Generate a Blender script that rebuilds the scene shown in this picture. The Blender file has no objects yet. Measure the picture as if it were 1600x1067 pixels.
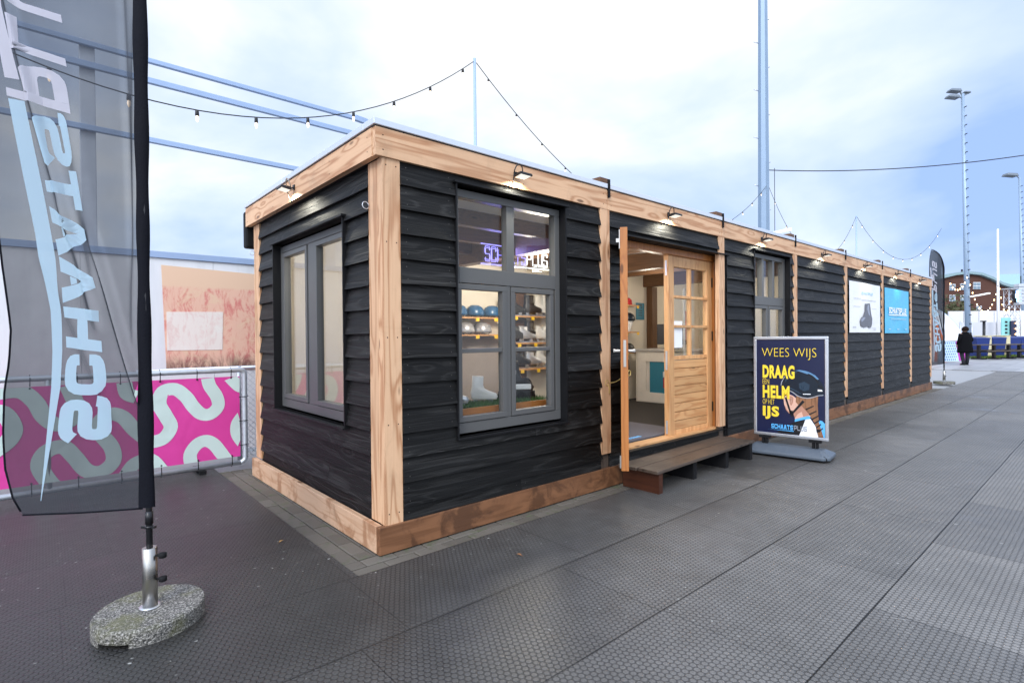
import bpy, math, random
import numpy as np
from mathutils import Vector, Matrix
random.seed(7)
S = bpy.context.scene
C = S.collection
R = math.radians
# ------------------------------------------------------------------ camera, sky, sun, exposure
CAM = np.array([-1.5794, -3.0512, 1.3455])
def _axes(yaw, pitch, roll):
    f = np.array([math.cos(yaw)*math.cos(pitch), math.sin(yaw)*math.cos(pitch), math.sin(pitch)])
    r = np.cross(f, [0, 0, 1]); r /= np.linalg.norm(r); u = np.cross(r, f)
    return r*math.cos(roll)+u*math.sin(roll), -r*math.sin(roll)+u*math.cos(roll), f
RI, UP, FW = _axes(0.8501, -0.0080, -0.0086)
cd = bpy.data.cameras.new('camera'); cam = bpy.data.objects.new('camera', cd); C.objects.link(cam)
cd.sensor_width = 36; cd.lens = 835.17/1600*36; cd.clip_start = 0.05; cd.clip_end = 3000
cam.matrix_world = Matrix(((RI[0], UP[0], -FW[0], CAM[0]), (RI[1], UP[1], -FW[1], CAM[1]),
                           (RI[2], UP[2], -FW[2], CAM[2]), (0, 0, 0, 1)))
S.camera = cam
S.render.engine = 'CYCLES'
S.cycles.use_denoising = True
S.cycles.max_bounces = 8; S.cycles.transparent_max_bounces = 24
S.cycles.sample_clamp_indirect = 6
S.view_settings.view_transform = 'Standard'; S.view_settings.look = 'None'
S.view_settings.exposure = 0.55; S.view_settings.gamma = 1
SUN_EL, SUN_AZ = R(38), math.atan2(-0.50, -0.80)      # light comes from behind the camera, left
sdir = Vector((math.cos(SUN_EL)*math.cos(SUN_AZ), math.cos(SUN_EL)*math.sin(SUN_AZ), math.sin(SUN_EL)))
W = bpy.data.worlds.new('World'); S.world = W; W.use_nodes = True
def sky():
    nt = W.node_tree; N = nt.nodes; L = nt.links; N.clear()
    out = N.new('ShaderNodeOutputWorld')
    st = N.new('ShaderNodeTexSky'); st.sky_type = 'NISHITA'; st.sun_disc = False
    st.sun_elevation = SUN_EL; st.sun_rotation = math.pi/2 - SUN_AZ
    b1 = N.new('ShaderNodeBackground'); b1.inputs[1].default_value = 0.07
    L.new(st.outputs[0], b1.inputs[0])
    tc = N.new('ShaderNodeTexCoord')
    sep = N.new('ShaderNodeSeparateXYZ'); L.new(tc.outputs['Generated'], sep.inputs[0])
    def math_(op, a, b=None, c=None, clamp=False):
        m = N.new('ShaderNodeMath'); m.operation = op; m.use_clamp = clamp
        for i, v in enumerate((a, b, c)):
            if v is None: continue
            if isinstance(v, (int, float)): m.inputs[i].default_value = v
            else: L.new(v, m.inputs[i])
        return m.outputs[0]
    den = math_('ADD', math_('MAXIMUM', sep.outputs[2], 0.0), 0.35)
    cmb = N.new('ShaderNodeCombineXYZ')
    L.new(math_('DIVIDE', sep.outputs[0], den), cmb.inputs[0]); L.new(math_('DIVIDE', sep.outputs[1], den), cmb.inputs[1])
    nz = N.new('ShaderNodeTexNoise'); nz.inputs['Scale'].default_value = 1.15; nz.inputs['Detail'].default_value = 6
    nz.inputs['Roughness'].default_value = 0.5; nz.inputs['Distortion'].default_value = 0.35
    mp = N.new('ShaderNodeMapping'); mp.inputs['Location'].default_value = (0.55, 2.15, 0.3)
    L.new(cmb.outputs[0], mp.inputs[0]); L.new(mp.outputs[0], nz.inputs['Vector'])
    # the cloud sheet is thinner and bluer towards +X (the far end of the yard)
    dx = N.new('ShaderNodeVectorMath'); dx.operation = 'DOT_PRODUCT'; dx.inputs[1].default_value = (0.945, 0.093, 0.313)
    L.new(tc.outputs['Generated'], dx.inputs[0])
    thin = math_('POWER', math_('MAXIMUM', dx.outputs['Value'], 0.0), 14.0)
    fac = math_('SUBTRACT', nz.outputs[0], math_('MULTIPLY', thin, 0.13))
    cr = N.new('ShaderNodeValToRGB'); e = cr.color_ramp.elements
    e[0].position = 0.30; e[0].color = (0.34, 0.50, 0.89, 1)
    e[1].position = 0.60; e[1].color = (0.90, 0.935, 0.98, 1)
    m1 = e.new(0.42); m1.color = (0.54, 0.67, 0.93, 1)
    m2 = e.new(0.50); m2.color = (0.67, 0.775, 0.96, 1)
    L.new(fac, cr.inputs[0])
    # added sky glow around the hidden sun, behind the camera, to brighten the hut
    dp = N.new('ShaderNodeVectorMath'); dp.operation = 'DOT_PRODUCT'; dp.inputs[1].default_value = sdir
    L.new(tc.outputs['Generated'], dp.inputs[0])
    glow = math_('MULTIPLY_ADD', math_('POWER', math_('MAXIMUM', dp.outputs['Value'], 0.0), 2.0), 1.7, 0.90)
    b2 = N.new('ShaderNodeBackground'); L.new(cr.outputs[0], b2.inputs[0]); L.new(glow, b2.inputs[1])
    mx = N.new('ShaderNodeMixShader'); mx.inputs[0].default_value = 0.88
    L.new(b1.outputs[0], mx.inputs[1]); L.new(b2.outputs[0], mx.inputs[2]); L.new(mx.outputs[0], out.inputs[0])
sky()
sl = bpy.data.lights.new('sun', 'SUN'); sl.energy = 1.5; sl.angle = R(22); sl.color = (1.0, 0.95, 0.88)
so = bpy.data.objects.new('sun', sl); C.objects.link(so)
so.rotation_euler = (-sdir).to_track_quat('-Z', 'Y').to_euler()

def at(x, y, depth):
    """photo pixel + distance along the view axis -> world point (used to read positions off the photo)"""
    v = CAM + (FW + RI*(x-800)/835.17 - UP*(y-533.5)/835.17)*depth
    return Vector(v)
def atz(x, y, z=0.0):
    d = FW + RI*(x-800)/835.17 - UP*(y-533.5)/835.17
    return Vector(CAM + d*((z-CAM[2])/d[2]))

# ------------------------------------------------------------------ mesh helper
class MB:
    def __init__(s): s.v = []; s.f = []; s.m = []; s.sm = []
    def add(s, vs, fs, mi=0, smooth=False):
        b = len(s.v); s.v += [tuple(map(float, v)) for v in vs]
        for f in fs: s.f.append([b+i for i in f]); s.m.append(mi); s.sm.append(smooth)
        return s
    def box(s, a, b, mi=0):
        x0, y0, z0 = a; x1, y1, z1 = b
        x0, x1 = min(x0, x1), max(x0, x1); y0, y1 = min(y0, y1), max(y0, y1); z0, z1 = min(z0, z1), max(z0, z1)
        return s.add([(x0,y0,z0),(x1,y0,z0),(x1,y1,z0),(x0,y1,z0),(x0,y0,z1),(x1,y0,z1),(x1,y1,z1),(x0,y1,z1)],
                     [(0,3,2,1),(4,5,6,7),(0,1,5,4),(1,2,6,5),(2,3,7,6),(3,0,4,7)], mi)
    def hexa(s, bottom, top, mi=0):
        return s.add(list(bottom)+list(top), [(0,3,2,1),(4,5,6,7),(0,1,5,4),(1,2,6,5),(2,3,7,6),(3,0,4,7)], mi)
    def bar(s, p, q, w, h, mi=0, up=(0,0,1)):
        p = Vector(p); q = Vector(q); d = (q-p).normalized(); u = Vector(up)
        if abs(d.dot(u)) > .98: u = Vector((1,0,0))
        sd = d.cross(u).normalized()*(w/2); uu = sd.cross(d).normalized()*(h/2)
        c = [-sd-uu, sd-uu, sd+uu, -sd+uu]
        return s.hexa([p+k for k in c], [q+k for k in c], mi)
    def tube(s, pts, r, n=10, mi=0, cap=True, smooth=True):
        pts = [Vector(p) for p in pts]; rr = r if isinstance(r, (list, tuple)) else [r]*len(pts)
        vs = []; prev = None
        for i, p in enumerate(pts):
            t = (pts[min(i+1, len(pts)-1)]-pts[max(i-1, 0)])
            t = t.normalized() if t.length > 1e-9 else Vector((0,0,1))
            if prev is None:
                a = Vector((0,0,1)) if abs(t.z) < .9 else Vector((1,0,0)); x = t.cross(a).normalized()
            else:
                x = (prev - t*prev.dot(t)).normalized()
            prev = x; y = t.cross(x)
            for k in range(n):
                an = 2*math.pi*k/n; vs.append(p + (x*math.cos(an)+y*math.sin(an))*rr[i])
        fs = []
        for i in range(len(pts)-1):
            for k in range(n): fs.append((i*n+k, i*n+(k+1)%n, (i+1)*n+(k+1)%n, (i+1)*n+k))
        s.add(vs, fs, mi, smooth)
        if cap:
            b = len(s.v)-len(vs)
            s.f.append([b+k for k in range(n)][::-1]); s.m.append(mi); s.sm.append(False)
            s.f.append([b+(len(pts)-1)*n+k for k in range(n)]); s.m.append(mi); s.sm.append(False)
        return s
    def lathe(s, prof, n=20, o=(0,0,0), mi=0, sx=1, sy=1, smooth=True):
        vs = []
        for r, z in prof:
            for k in range(n):
                a = 2*math.pi*k/n; vs.append((o[0]+r*sx*math.cos(a), o[1]+r*sy*math.sin(a), o[2]+z))
        fs = []
        for i in range(len(prof)-1):
            for k in range(n): fs.append((i*n+k, i*n+(k+1)%n, (i+1)*n+(k+1)%n, (i+1)*n+k))
        s.add(vs, fs, mi, smooth)
        b = len(s.v)-len(vs)
        s.f.append([b+k for k in range(n)][::-1]); s.m.append(mi); s.sm.append(False)
        s.f.append([b+(len(prof)-1)*n+k for k in range(n)]); s.m.append(mi); s.sm.append(False)
        return s
    def prism(s, poly, fr, t, mi=0, smooth=False):
        """poly 2D, fr(u,v,w)->xyz, thickness t along w"""
        n = len(poly); vs = [fr(u, v, 0) for u, v in poly]+[fr(u, v, t) for u, v in poly]
        fs = [tuple(range(n))[::-1], tuple(range(n, 2*n))]+[(i, (i+1)%n, n+(i+1)%n, n+i) for i in range(n)]
        return s.add(vs, fs, mi, smooth)
    def poly(s, pts, mi=0): return s.add(pts, [tuple(range(len(pts)))], mi)
    def build(s, name, mats, parent=None, loc=None, bevel=0, mods=None):
        vs = s.v
        if parent is None:
            a = np.array(vs)
            if loc is None: loc = ((a[:,0].min()+a[:,0].max())/2, (a[:,1].min()+a[:,1].max())/2, a[:,2].min())
            vs = [tuple(r) for r in (a-np.array(loc))]
        me = bpy.data.meshes.new(name); me.from_pydata(vs, [], s.f); me.update()
        for m in (mats if isinstance(mats, (list, tuple)) else [mats]): me.materials.append(m)
        me.polygons.foreach_set('material_index', s.m); me.polygons.foreach_set('use_smooth', s.sm)
        o = bpy.data.objects.new(name, me); C.objects.link(o)
        if parent is not None: o.parent = parent
        else: o.location = loc
        if bevel:
            b = o.modifiers.new('bevel', 'BEVEL'); b.width = bevel; b.segments = 2; b.limit_method = 'ANGLE'
        return o
def tag(o, label=None, cat=None, group=None, kind=None):
    if label: o['label'] = label
    if cat: o['category'] = cat
    if group: o['group'] = group
    if kind: o['kind'] = kind
    return o
def thing(name, label, cat, loc=(0,0,0), rz=0, group=None):
    o = bpy.data.objects.new(name, None); C.objects.link(o); o.location = loc; o.rotation_euler = (0,0,rz)
    o.empty_display_size = .1
    return tag(o, label, cat, group)
def kids(o): return [c for c in bpy.data.objects if c.parent is o]
def dup(root, loc, rz=None, label=None, group=None):
    def cp(o, par):
        c = o.copy(); C.objects.link(c)
        if par is not None: c.parent = par
        for k in kids(o): cp(k, c)
        return c
    r = cp(root, None); r.location = loc
    if rz is not None: r.rotation_euler = (0,0,rz)
    if label: r['label'] = label
    if group: r['group'] = group
    return r

# ------------------------------------------------------------------ materials
MAT = {}
class NT:
    def __init__(s, name):
        s.mat = bpy.data.materials.new(name); s.mat.use_nodes = True
        s.t = s.mat.node_tree; s.N = s.t.nodes; s.L = s.t.links; s.N.clear()
        s.out = s.N.new('ShaderNodeOutputMaterial')
    def n(s, t, **kw):
        x = s.N.new('ShaderNode'+t)
        for k, v in kw.items(): setattr(x, k, v)
        return x
    def put(s, sock, v):
        if isinstance(v, bpy.types.NodeSocket): s.L.new(v, sock)
        else: sock.default_value = v
    def m(s, op, a, b=None, c=None, clamp=False):
        x = s.n('Math', operation=op, use_clamp=clamp)
        for i, v in enumerate((a, b, c)):
            if v is not None: s.put(x.inputs[i], v)
        return x.outputs[0]
    def vm(s, op, a, b=None, out=0):
        x = s.n('VectorMath', operation=op); s.put(x.inputs[0], a)
        if b is not None: s.put(x.inputs[1], b)
        return x.outputs[out]
    def noise(s, vec, scale, detail=3, rough=.5, dist=0, col=False):
        x = s.n('TexNoise'); s.put(x.inputs['Vector'], vec); x.inputs['Scale'].default_value = scale
        x.inputs['Detail'].default_value = detail; x.inputs['Roughness'].default_value = rough; x.inputs['Distortion'].default_value = dist
        return x.outputs[1 if col else 0]
    def ramp(s, f, stops):
        x = s.n('ValToRGB'); e = x.color_ramp.elements
        while len(e) < len(stops): e.new(.5)
        for i, (p, c) in enumerate(stops):
            e[i].position = p; e[i].color = (*c, 1) if len(c) == 3 else c
        s.put(x.inputs[0], f); return x.outputs[0]
    def mix(s, f, a, b, blend='MIX'):
        x = s.n('Mix', data_type='RGBA', blend_type=blend); s.put(x.inputs[0], f)
        for i, v in ((6, a), (7, b)):
            s.put(x.inputs[i], (*v, 1) if isinstance(v, tuple) and len(v) == 3 else v)
        return x.outputs[2]
    def ss(s, v, a, b):
        x = s.n('MapRange', interpolation_type='SMOOTHSTEP'); s.put(x.inputs[0], v)
        x.inputs[1].default_value = a; x.inputs[2].default_value = b; return x.outputs[0]
    def obj(s): return s.n('TexCoord').outputs['Object']
    def bump(s, h, strength=.5, dist=.01, normal=None):
        b = s.n('Bump'); s.put(b.inputs['Strength'], strength); b.inputs['Distance'].default_value = dist
        s.put(b.inputs['Height'], h)
        if normal is not None: s.put(b.inputs['Normal'], normal)
        return b.outputs[0]
    def bsdf(s, col, rough=.5, metal=0, normal=None, spec=.5, **kw):
        b = s.n('BsdfPrincipled'); s.put(b.inputs['Base Color'], (*col, 1) if isinstance(col, tuple) and len(col) == 3 else col)
        s.put(b.inputs['Roughness'], rough); s.put(b.inputs['Metallic'], metal); s.put(b.inputs['Specular IOR Level'], spec)
        if normal is not None: s.put(b.inputs['Normal'], normal)
        for k, v in kw.items(): s.put(b.inputs[k], v)
        s.L.new(b.outputs[0], s.out.inputs[0]); return b
def plain(name, col, rough=.5, metal=0, var=.12, scale=6, bump=0, spec=.5):
    """painted / plastic / metal surface with slight soiling"""
    t = NT(name); v = t.obj(); f = t.noise(v, scale, 5, .6)
    g = t.noise(v, scale*9, 3, .6)
    k = t.m('MULTIPLY_ADD', t.m('ADD', f, t.m('MULTIPLY', g, .5)), var*2, 1-1.5*var)
    c = t.mix(1.0, tuple(col), t.vm('SCALE', (1,1,1), None), 'MULTIPLY') if False else None
    cm = t.n('Mix', data_type='RGBA', blend_type='MULTIPLY'); cm.inputs[0].default_value = 1
    cm.inputs[6].default_value = (*col, 1)
    cb = t.n('CombineColor'); [t.L.new(k, cb.inputs[i]) for i in range(3)]
    t.L.new(cb.outputs[0], cm.inputs[7])
    nr = t.bump(g, bump, .004) if bump else None
    t.bsdf(cm.outputs[2], t.m('MULTIPLY_ADD', f, .2, rough-.1), metal, nr, spec)
    return t.mat
def emit(name, col, st, base=(.8,.8,.8)):
    t = NT(name); t.bsdf(base, .4, **{'Emission Color': (*col, 1), 'Emission Strength': st}); return t.mat
def wood(name, axis, light, dark, rough=.55, knots=True, ring=26, wet=0, bumpk=.25, stain=None, fine=.35, spec=.4, contrast=.55, soil=0, tonevar=.3):
    t = NT(name); v0 = t.obj()
    ri = t.n('NewGeometry').outputs['Random Per Island']
    off = t.vm('MULTIPLY', t.n('CombineXYZ').outputs[0], (1,1,1))
    cb = t.n('CombineXYZ'); t.put(cb.inputs[0], t.m('MULTIPLY', ri, 37.0)); t.put(cb.inputs[1], t.m('MULTIPLY', ri, 53.0)); t.put(cb.inputs[2], t.m('MULTIPLY', ri, 71.0))
    v = t.vm('ADD', v0, cb.outputs[0])
    ia = 'XYZ'.index(axis)
    sc = [8.0]*3; sc[ia] = .62
    vs = t.vm('MULTIPLY', v, tuple(sc))
    n1 = t.noise(vs, 1.0, 3, .42, .15)
    h = n1
    kn = None
    if knots:
        ks = [6.5]*3; ks[ia] = 1.9
        vo = t.n('TexVoronoi', feature='F1'); t.put(vo.inputs['Vector'], t.vm('MULTIPLY', v, tuple(ks))); vo.inputs['Scale'].default_value = 1.0
        kd = vo.outputs['Distance']
        kn = t.ss(kd, .11, .05)
        h = t.m('ADD', n1, t.m('MULTIPLY', t.ss(kd, .42, .0), .22))
    s1 = t.m('SINE', t.m('MULTIPLY', h, float(ring)*3.2))
    ringv = t.m('POWER', t.m('MULTIPLY_ADD', s1, .5, .5), 2.8)
    fs = [150.0]*3; fs[ia] = 2.6
    fib = t.noise(t.vm('MULTIPLY', v, tuple(fs)), 1.0, 3, .6)
    blot = t.noise(v, 2.2, 4, .6)
    g = t.m('ADD', t.m('MULTIPLY', ringv, contrast), t.m('MULTIPLY', t.m('SUBTRACT', fib, .5), fine*2.0), clamp=True)
    col = t.mix(g, light, dark)
    bl = t.ss(blot, .35, .75)
    col = t.mix(t.m('MULTIPLY', bl, .35), col, tuple(x*.72 for x in light))
    # board to board tone
    tone = t.m('MULTIPLY_ADD', t.m('FRACT', t.m('MULTIPLY', ri, 91.7)), tonevar, 1.0-tonevar*.53)
    tn = t.n('CombineColor'); [t.L.new(tone, tn.inputs[i]) for i in range(3)]
    col = t.mix(1.0, col, tn.outputs[0], 'MULTIPLY')
    if kn is not None: col = t.mix(t.m('MULTIPLY', kn, .85), col, tuple(x*.3 for x in dark))
    if stain is not None:
        st = t.ss(t.noise(v, 3.1, 5, .65, .6), .48, .6)
        col = t.mix(t.m('MULTIPLY', st, .8), col, stain)
    if soil:
        sl2 = t.ss(t.noise(v0, 1.6, 6, .7, .8), .50, .72)
        col = t.mix(t.m('MULTIPLY', sl2, soil), col, tuple(x*.45 for x in light))
    ht = t.m('ADD', t.m('MULTIPLY', ringv, -.6), t.m('MULTIPLY', fib, .9))
    nr = t.bump(ht, bumpk, .003)
    t.bsdf(col, rough if not wet else t.m('MULTIPLY_ADD', blot, .4, rough-.25), 0, nr, spec)
    return t.mat
LARCH_L, LARCH_D = (.70, .435, .255), (.40, .175, .075)
for ax in 'XYZ':
    MAT['larch'+ax] = wood('larch_'+ax, ax, LARCH_L, LARCH_D, ring=11, fine=.42, soil=.45, contrast=.78)
    MAT['black'+ax] = wood('black_boards_'+ax, ax, (.0062, .006, .0058), (.034, .033, .0315), .52, True, 12, bumpk=1.2, fine=.85, spec=.2, contrast=.5, tonevar=1.0)
    MAT['plinth'+ax] = wood('plinth_'+ax, ax, (.235, .105, .048), (.105, .042, .017), .5, True, 12, 1, stain=(.07, .03, .014), soil=.5)
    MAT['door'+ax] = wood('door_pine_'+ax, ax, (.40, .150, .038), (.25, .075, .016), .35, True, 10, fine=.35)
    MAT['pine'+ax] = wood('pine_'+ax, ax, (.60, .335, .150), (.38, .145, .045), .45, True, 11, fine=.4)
    MAT['beam'+ax] = wood('brown_beam_'+ax, ax, (.13, .062, .027), (.07, .030, .012), .5, True, 20)
    MAT['grey'+ax] = wood('weathered_'+ax, ax, (.085, .062, .047), (.042, .029, .021), .5, True, 14, 1, .4)
MAT['plinth_pale'] = wood('plinth_pale', 'Y', (.62, .40, .255), (.40, .19, .09), .55, True, 12, 0, stain=(.30, .145, .07), soil=.5)
MAT['redplank'] = wood('redbrown_plank', 'Y', (.065, .021, .010), (.035, .011, .006), .45, False, 14, 1)
MAT['frame'] = plain('grey_frame_paint', (.088, .088, .086), .42, 0, .06)
MAT['black'] = plain('black_paint', (.008, .008, .009), .5, spec=.2)
MAT['blackmetal'] = plain('black_metal', (.015, .015, .017), .35, .3)
MAT['rubber'] = plain('black_rubber', (.008, .008, .009), .75, spec=.2)
MAT['white'] = plain('white_paint', (.78, .78, .78), .5, 0, .05)
MAT['offwhite'] = plain('cream_wall', (.70, .63, .52), .7, 0, .06)
MAT['alu'] = plain('brushed_aluminium', (.62, .63, .65), .35, .85, .08)
MAT['trim'] = plain('pale_roof_trim', (.62, .66, .72), .3, .35, .05, 2)
MAT['galv'] = plain('galvanised_steel', (.55, .58, .62), .4, .6, .15, 14)
MAT['steelwhite'] = plain('pale_blue_steel', (.33, .44, .63), .4, .15, .06)
MAT['stainless'] = plain('stainless', (.42, .40, .37), .3, 1, .06)
MAT['greyplastic'] = plain('grey_plastic', (.085, .105, .13), .4, 0, .08, 4)
MAT['floor'] = plain('dark_carpet', (.022, .016, .012), .95, 0, .2, 30, .3)
MAT['blue'] = plain('blue_bin_plastic', (.006, .024, .15), .45)
MAT['cream'] = plain('cream_plastic', (.62, .55, .34), .5)
MAT['teal'] = plain('teal_panel', (.02, .17, .25), .5)
MAT['red'] = plain('red_fabric', (.45, .02, .025), .8)
MAT['yellow'] = plain('yellow_card', (.85, .52, .02), .6)
MAT['helmetblue'] = plain('blue_helmet', (.02, .09, .20), .25)
MAT['darkboot'] = plain('dark_leather', (.022, .02, .02), .4)
MAT['whiteboot'] = plain('white_leather', (.72, .70, .66), .4)
MAT['silver'] = plain('silver_shell', (.45, .45, .47), .3, .5)
MAT['steel'] = plain('blade_steel', (.6, .6, .62), .25, 1)
MAT['skin'] = plain('skin', (.55, .33, .24), .55)
MAT['cord'] = plain('yellow_rope', (.45, .32, .10), .8, 0, .2, 60)
MAT['wirecable'] = plain('black_cable', (.012, .012, .015), .6)
MAT['greywire'] = plain('grey_cable', (.25, .22, .18), .6)
MAT['concrete'] = plain('light_paving', (.30, .30, .30), .6, 0, .15, 3)
MAT['coat'] = plain('black_coat', (.004, .004, .005), .9, spec=.08)
MAT['hair'] = plain('dark_brown_hair', (.012, .006, .004), .8, spec=.08)
MAT['lamp_on'] = emit('lit_led', (1, .97, .86), .55)
MAT['bulb_on'] = emit('lit_warm_bulb', (1, .55, .2), 9)
MAT['bulb_pale'] = emit('lit_pale_bulb', (1, .72, .42), 1.5)
MAT['panel_on'] = emit('lit_ceiling_panel', (1, .96, .88), 1.6)
MAT['neon_blue'] = emit('lit_neon_blue', (.30, .27, 1.0), 1.5, (.2,.2,.5))
MAT['neon_white'] = emit('lit_neon_white', (.85, .95, 1.0), .9)
MAT['tube_on'] = emit('lamp_cover', (.85, .95, .85), .35)

def glass(name, tint=(.95, .965, .965)):
    t = NT(name); g = t.n('NewGeometry')
    c = t.m('ABSOLUTE', t.vm('DOT_PRODUCT', g.outputs['Normal'], g.outputs['Incoming'], 1))
    fr = t.m('MULTIPLY_ADD', t.m('POWER', t.m('SUBTRACT', 1.0, c), 4.3), .95, .035)   # double glazing
    tr = t.n('BsdfTransparent'); tr.inputs[0].default_value = (*tint, 1)
    gl = t.n('BsdfGlossy'); gl.inputs['Roughness'].default_value = .0
    mx = t.n('MixShader'); t.put(mx.inputs[0], fr); t.L.new(tr.outputs[0], mx.inputs[1]); t.L.new(gl.outputs[0], mx.inputs[2])
    t.L.new(mx.outputs[0], t.out.inputs[0]); return t.mat
MAT['glass'] = glass('window_glass')

def veil(name, col, t0, sheen=0.0):
    """thin woven fabric: light passes less the more obliquely it is crossed"""
    t = NT(name); g = t.n('NewGeometry')
    c = t.m('ABSOLUTE', t.vm('DOT_PRODUCT', g.outputs['Normal'], g.outputs['Incoming'], 1))
    T = t.m('POWER', t0, t.m('DIVIDE', 1.0, t.m('MAXIMUM', c, .12)))
    v = t.obj(); f = t.noise(v, 5, 4, .6)
    T = t.m('MULTIPLY', T, t.m('MULTIPLY_ADD', f, .4, .8))
    df = t.n('BsdfDiffuse'); df.inputs[0].default_value = (*col, 1)
    tl = t.n('BsdfTranslucent'); tl.inputs[0].default_value = (*col, 1)
    m0 = t.n('MixShader'); m0.inputs[0].default_value = .5; t.L.new(df.outputs[0], m0.inputs[1]); t.L.new(tl.outputs[0], m0.inputs[2])
    tr = t.n('BsdfTransparent')
    mx = t.n('MixShader'); t.put(mx.inputs[0], T); t.L.new(m0.outputs[0], mx.inputs[1]); t.L.new(tr.outputs[0], mx.inputs[2])
    t.L.new(mx.outputs[0], t.out.inputs[0]); return t.mat
MAT['veil'] = veil('charcoal_flag_fabric', (.064, .070, .082), .35)
MAT['veilblue'] = veil('light_blue_print', (.56, .75, .88), .18)
MAT['veilwhite'] = veil('white_print', (.72, .71, .79), .18)

def mats_floor():
    t = NT('rubber_ring_mats'); v = t.obj(); sp = t.n('SeparateXYZ'); t.L.new(v, sp.inputs[0]); X, Y = sp.outputs[0], sp.outputs[1]
    wob = t.m('MULTIPLY', t.m('SUBTRACT', t.noise(v, 1.3, 2), .5), .012)
    yy = t.m('DIVIDE', t.m('ADD', t.m('ADD', Y, .2), wob), .683)
    row = t.m('FLOOR', yy); fy = t.m('FRACT', yy)
    xo = t.m('MULTIPLY', t.m('FRACT', t.m('MULTIPLY', t.m('SINE', t.m('MULTIPLY', row, 12.9898)), 43.758)), 1.0)
    xx = t.m('ADD', t.m('DIVIDE', t.m('ADD', X, .29), 1.24), xo)
    colm = t.m('FLOOR', xx); fx = t.m('FRACT', xx)
    cb = t.n('CombineXYZ'); t.put(cb.inputs[0], colm); t.put(cb.inputs[1], row)
    wn = t.n('TexWhiteNoise', noise_dimensions='2D'); t.L.new(cb.outputs[0], wn.inputs['Vector'])
    tone = wn.outputs['Value']
    ey = t.m('MULTIPLY', t.m('MINIMUM', fy, t.m('SUBTRACT', 1.0, fy)), .683)
    ex = t.m('MULTIPLY', t.m('MINIMUM', fx, t.m('SUBTRACT', 1.0, fx)), 1.24)
    gw = t.m('MULTIPLY_ADD', t.noise(v, .9, 2), .011, -.0015)
    gapy = t.m('LESS_THAN', ey, gw); gapx = t.m('LESS_THAN', ex, t.m('MULTIPLY', gw, .45))
    gap = t.m('MAXIMUM', gapy, gapx)
    # round studs on a hexagonal lattice
    P = .030
    q = t.vm('MULTIPLY', v, (1/P, 1/(P*1.7320508), 0))
    a = t.vm('SUBTRACT', t.vm('FRACTION', q), (.5, .5, 0))
    b = t.vm('SUBTRACT', t.vm('FRACTION', t.vm('ADD', q, (.5, .5, 0))), (.5, .5, 0))
    la = t.vm('LENGTH', t.vm('MULTIPLY', a, (1, 1.7320508, 0)), None, 1); lb = t.vm('LENGTH', t.vm('MULTIPLY', b, (1, 1.7320508, 0)), None, 1)
    d = t.m('MINIMUM', la, lb)
    stud = t.ss(d, .49, .36)
    edge = t.m('MULTIPLY', t.ss(d, .30, .40), t.ss(d, .50, .44))
    big = t.noise(v, .55, 4, .55, .3); dirt = t.noise(v, 7, 5, .65); grit = t.noise(v, 160, 2, .6)
    # wetter and darker between the hut and the fence (low x)
    wet = t.m('MULTIPLY', t.ss(X, 1.6, -1.2), t.m('MULTIPLY_ADD', big, .8, .55), clamp=True)
    # hut wall's shade painted into the mat colour, plus some wetness
    shade_damp = t.m('MULTIPLY', t.ss(t.m('ADD', Y, t.m('MULTIPLY', big, .9)), -.95, -.1), t.ss(X, 14.0, 7.0))
    val = t.m('MULTIPLY', t.m('MULTIPLY_ADD', tone, .30, .85), t.m('MULTIPLY_ADD', dirt, .6, .65))
    val = t.m('MULTIPLY', val, t.m('MULTIPLY_ADD', t.noise(v, .9, 6, .68, .6), .9, .55))
    val = t.m('MULTIPLY', val, t.m('SUBTRACT', 1.0, t.m('MULTIPLY', wet, .62)))
    val = t.m('MULTIPLY', val, t.m('SUBTRACT', 1.0, t.m('MULTIPLY', shade_damp, .55)))
    val = t.m('MULTIPLY', val, t.m('MULTIPLY_ADD', stud, .55, .45))
    base = t.mix(t.ss(grit, .35, .75), (.150, .142, .132), (.240, .229, .214))
    cc = t.n('CombineColor'); [t.L.new(val, cc.inputs[i]) for i in range(3)]
    col = t.mix(1.0, base, cc.outputs[0], 'MULTIPLY')
    speck = t.m('MULTIPLY', t.ss(t.noise(v, 30, 2, .5), .705, .73), t.ss(t.noise(v, 1.7, 2), .45, .6))
    col = t.mix(t.m('MULTIPLY', speck, .7), col, (.45, .45, .42))
    col = t.mix(gap, col, (.006, .006, .006))
    h = t.m('SUBTRACT', stud, t.m('MULTIPLY', gap, 2.0))
    puddle = t.ss(t.noise(v, .8, 4, .55), .60, .70)
    nr = t.bump(h, t.m('MULTIPLY_ADD', puddle, -.25, .70), .0035)
    rough = t.m('SUBTRACT', t.m('MULTIPLY_ADD', tone, .10, .50), t.m('MULTIPLY', wet, .14))
    rough = t.m('ADD', rough, t.m('MULTIPLY', t.m('SUBTRACT', dirt, .5), .25))
    rough = t.m('SUBTRACT', rough, t.m('MULTIPLY', puddle, .16))
    t.bsdf(col, rough, 0, nr, .55)
    return t.mat
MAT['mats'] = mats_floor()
def paver_mat():
    t = NT('grey_brown_pavers'); v = t.obj(); ri = t.n('NewGeometry').outputs['Random Per Island']
    f = t.noise(v, 9, 5, .65); g = t.noise(v, 140, 3, .7)
    c = t.mix(ri, (.095, .082, .066), (.145, .128, .105)); c = t.mix(t.m('MULTIPLY', g, .5), c, (.055, .048, .04))
    c = t.mix(t.ss(f, .52, .72), c, (.075, .085, .045))
    t.bsdf(c, .75, 0, t.bump(g, .4, .004)); return t.mat
MAT['paver'] = paver_mat()
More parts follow.
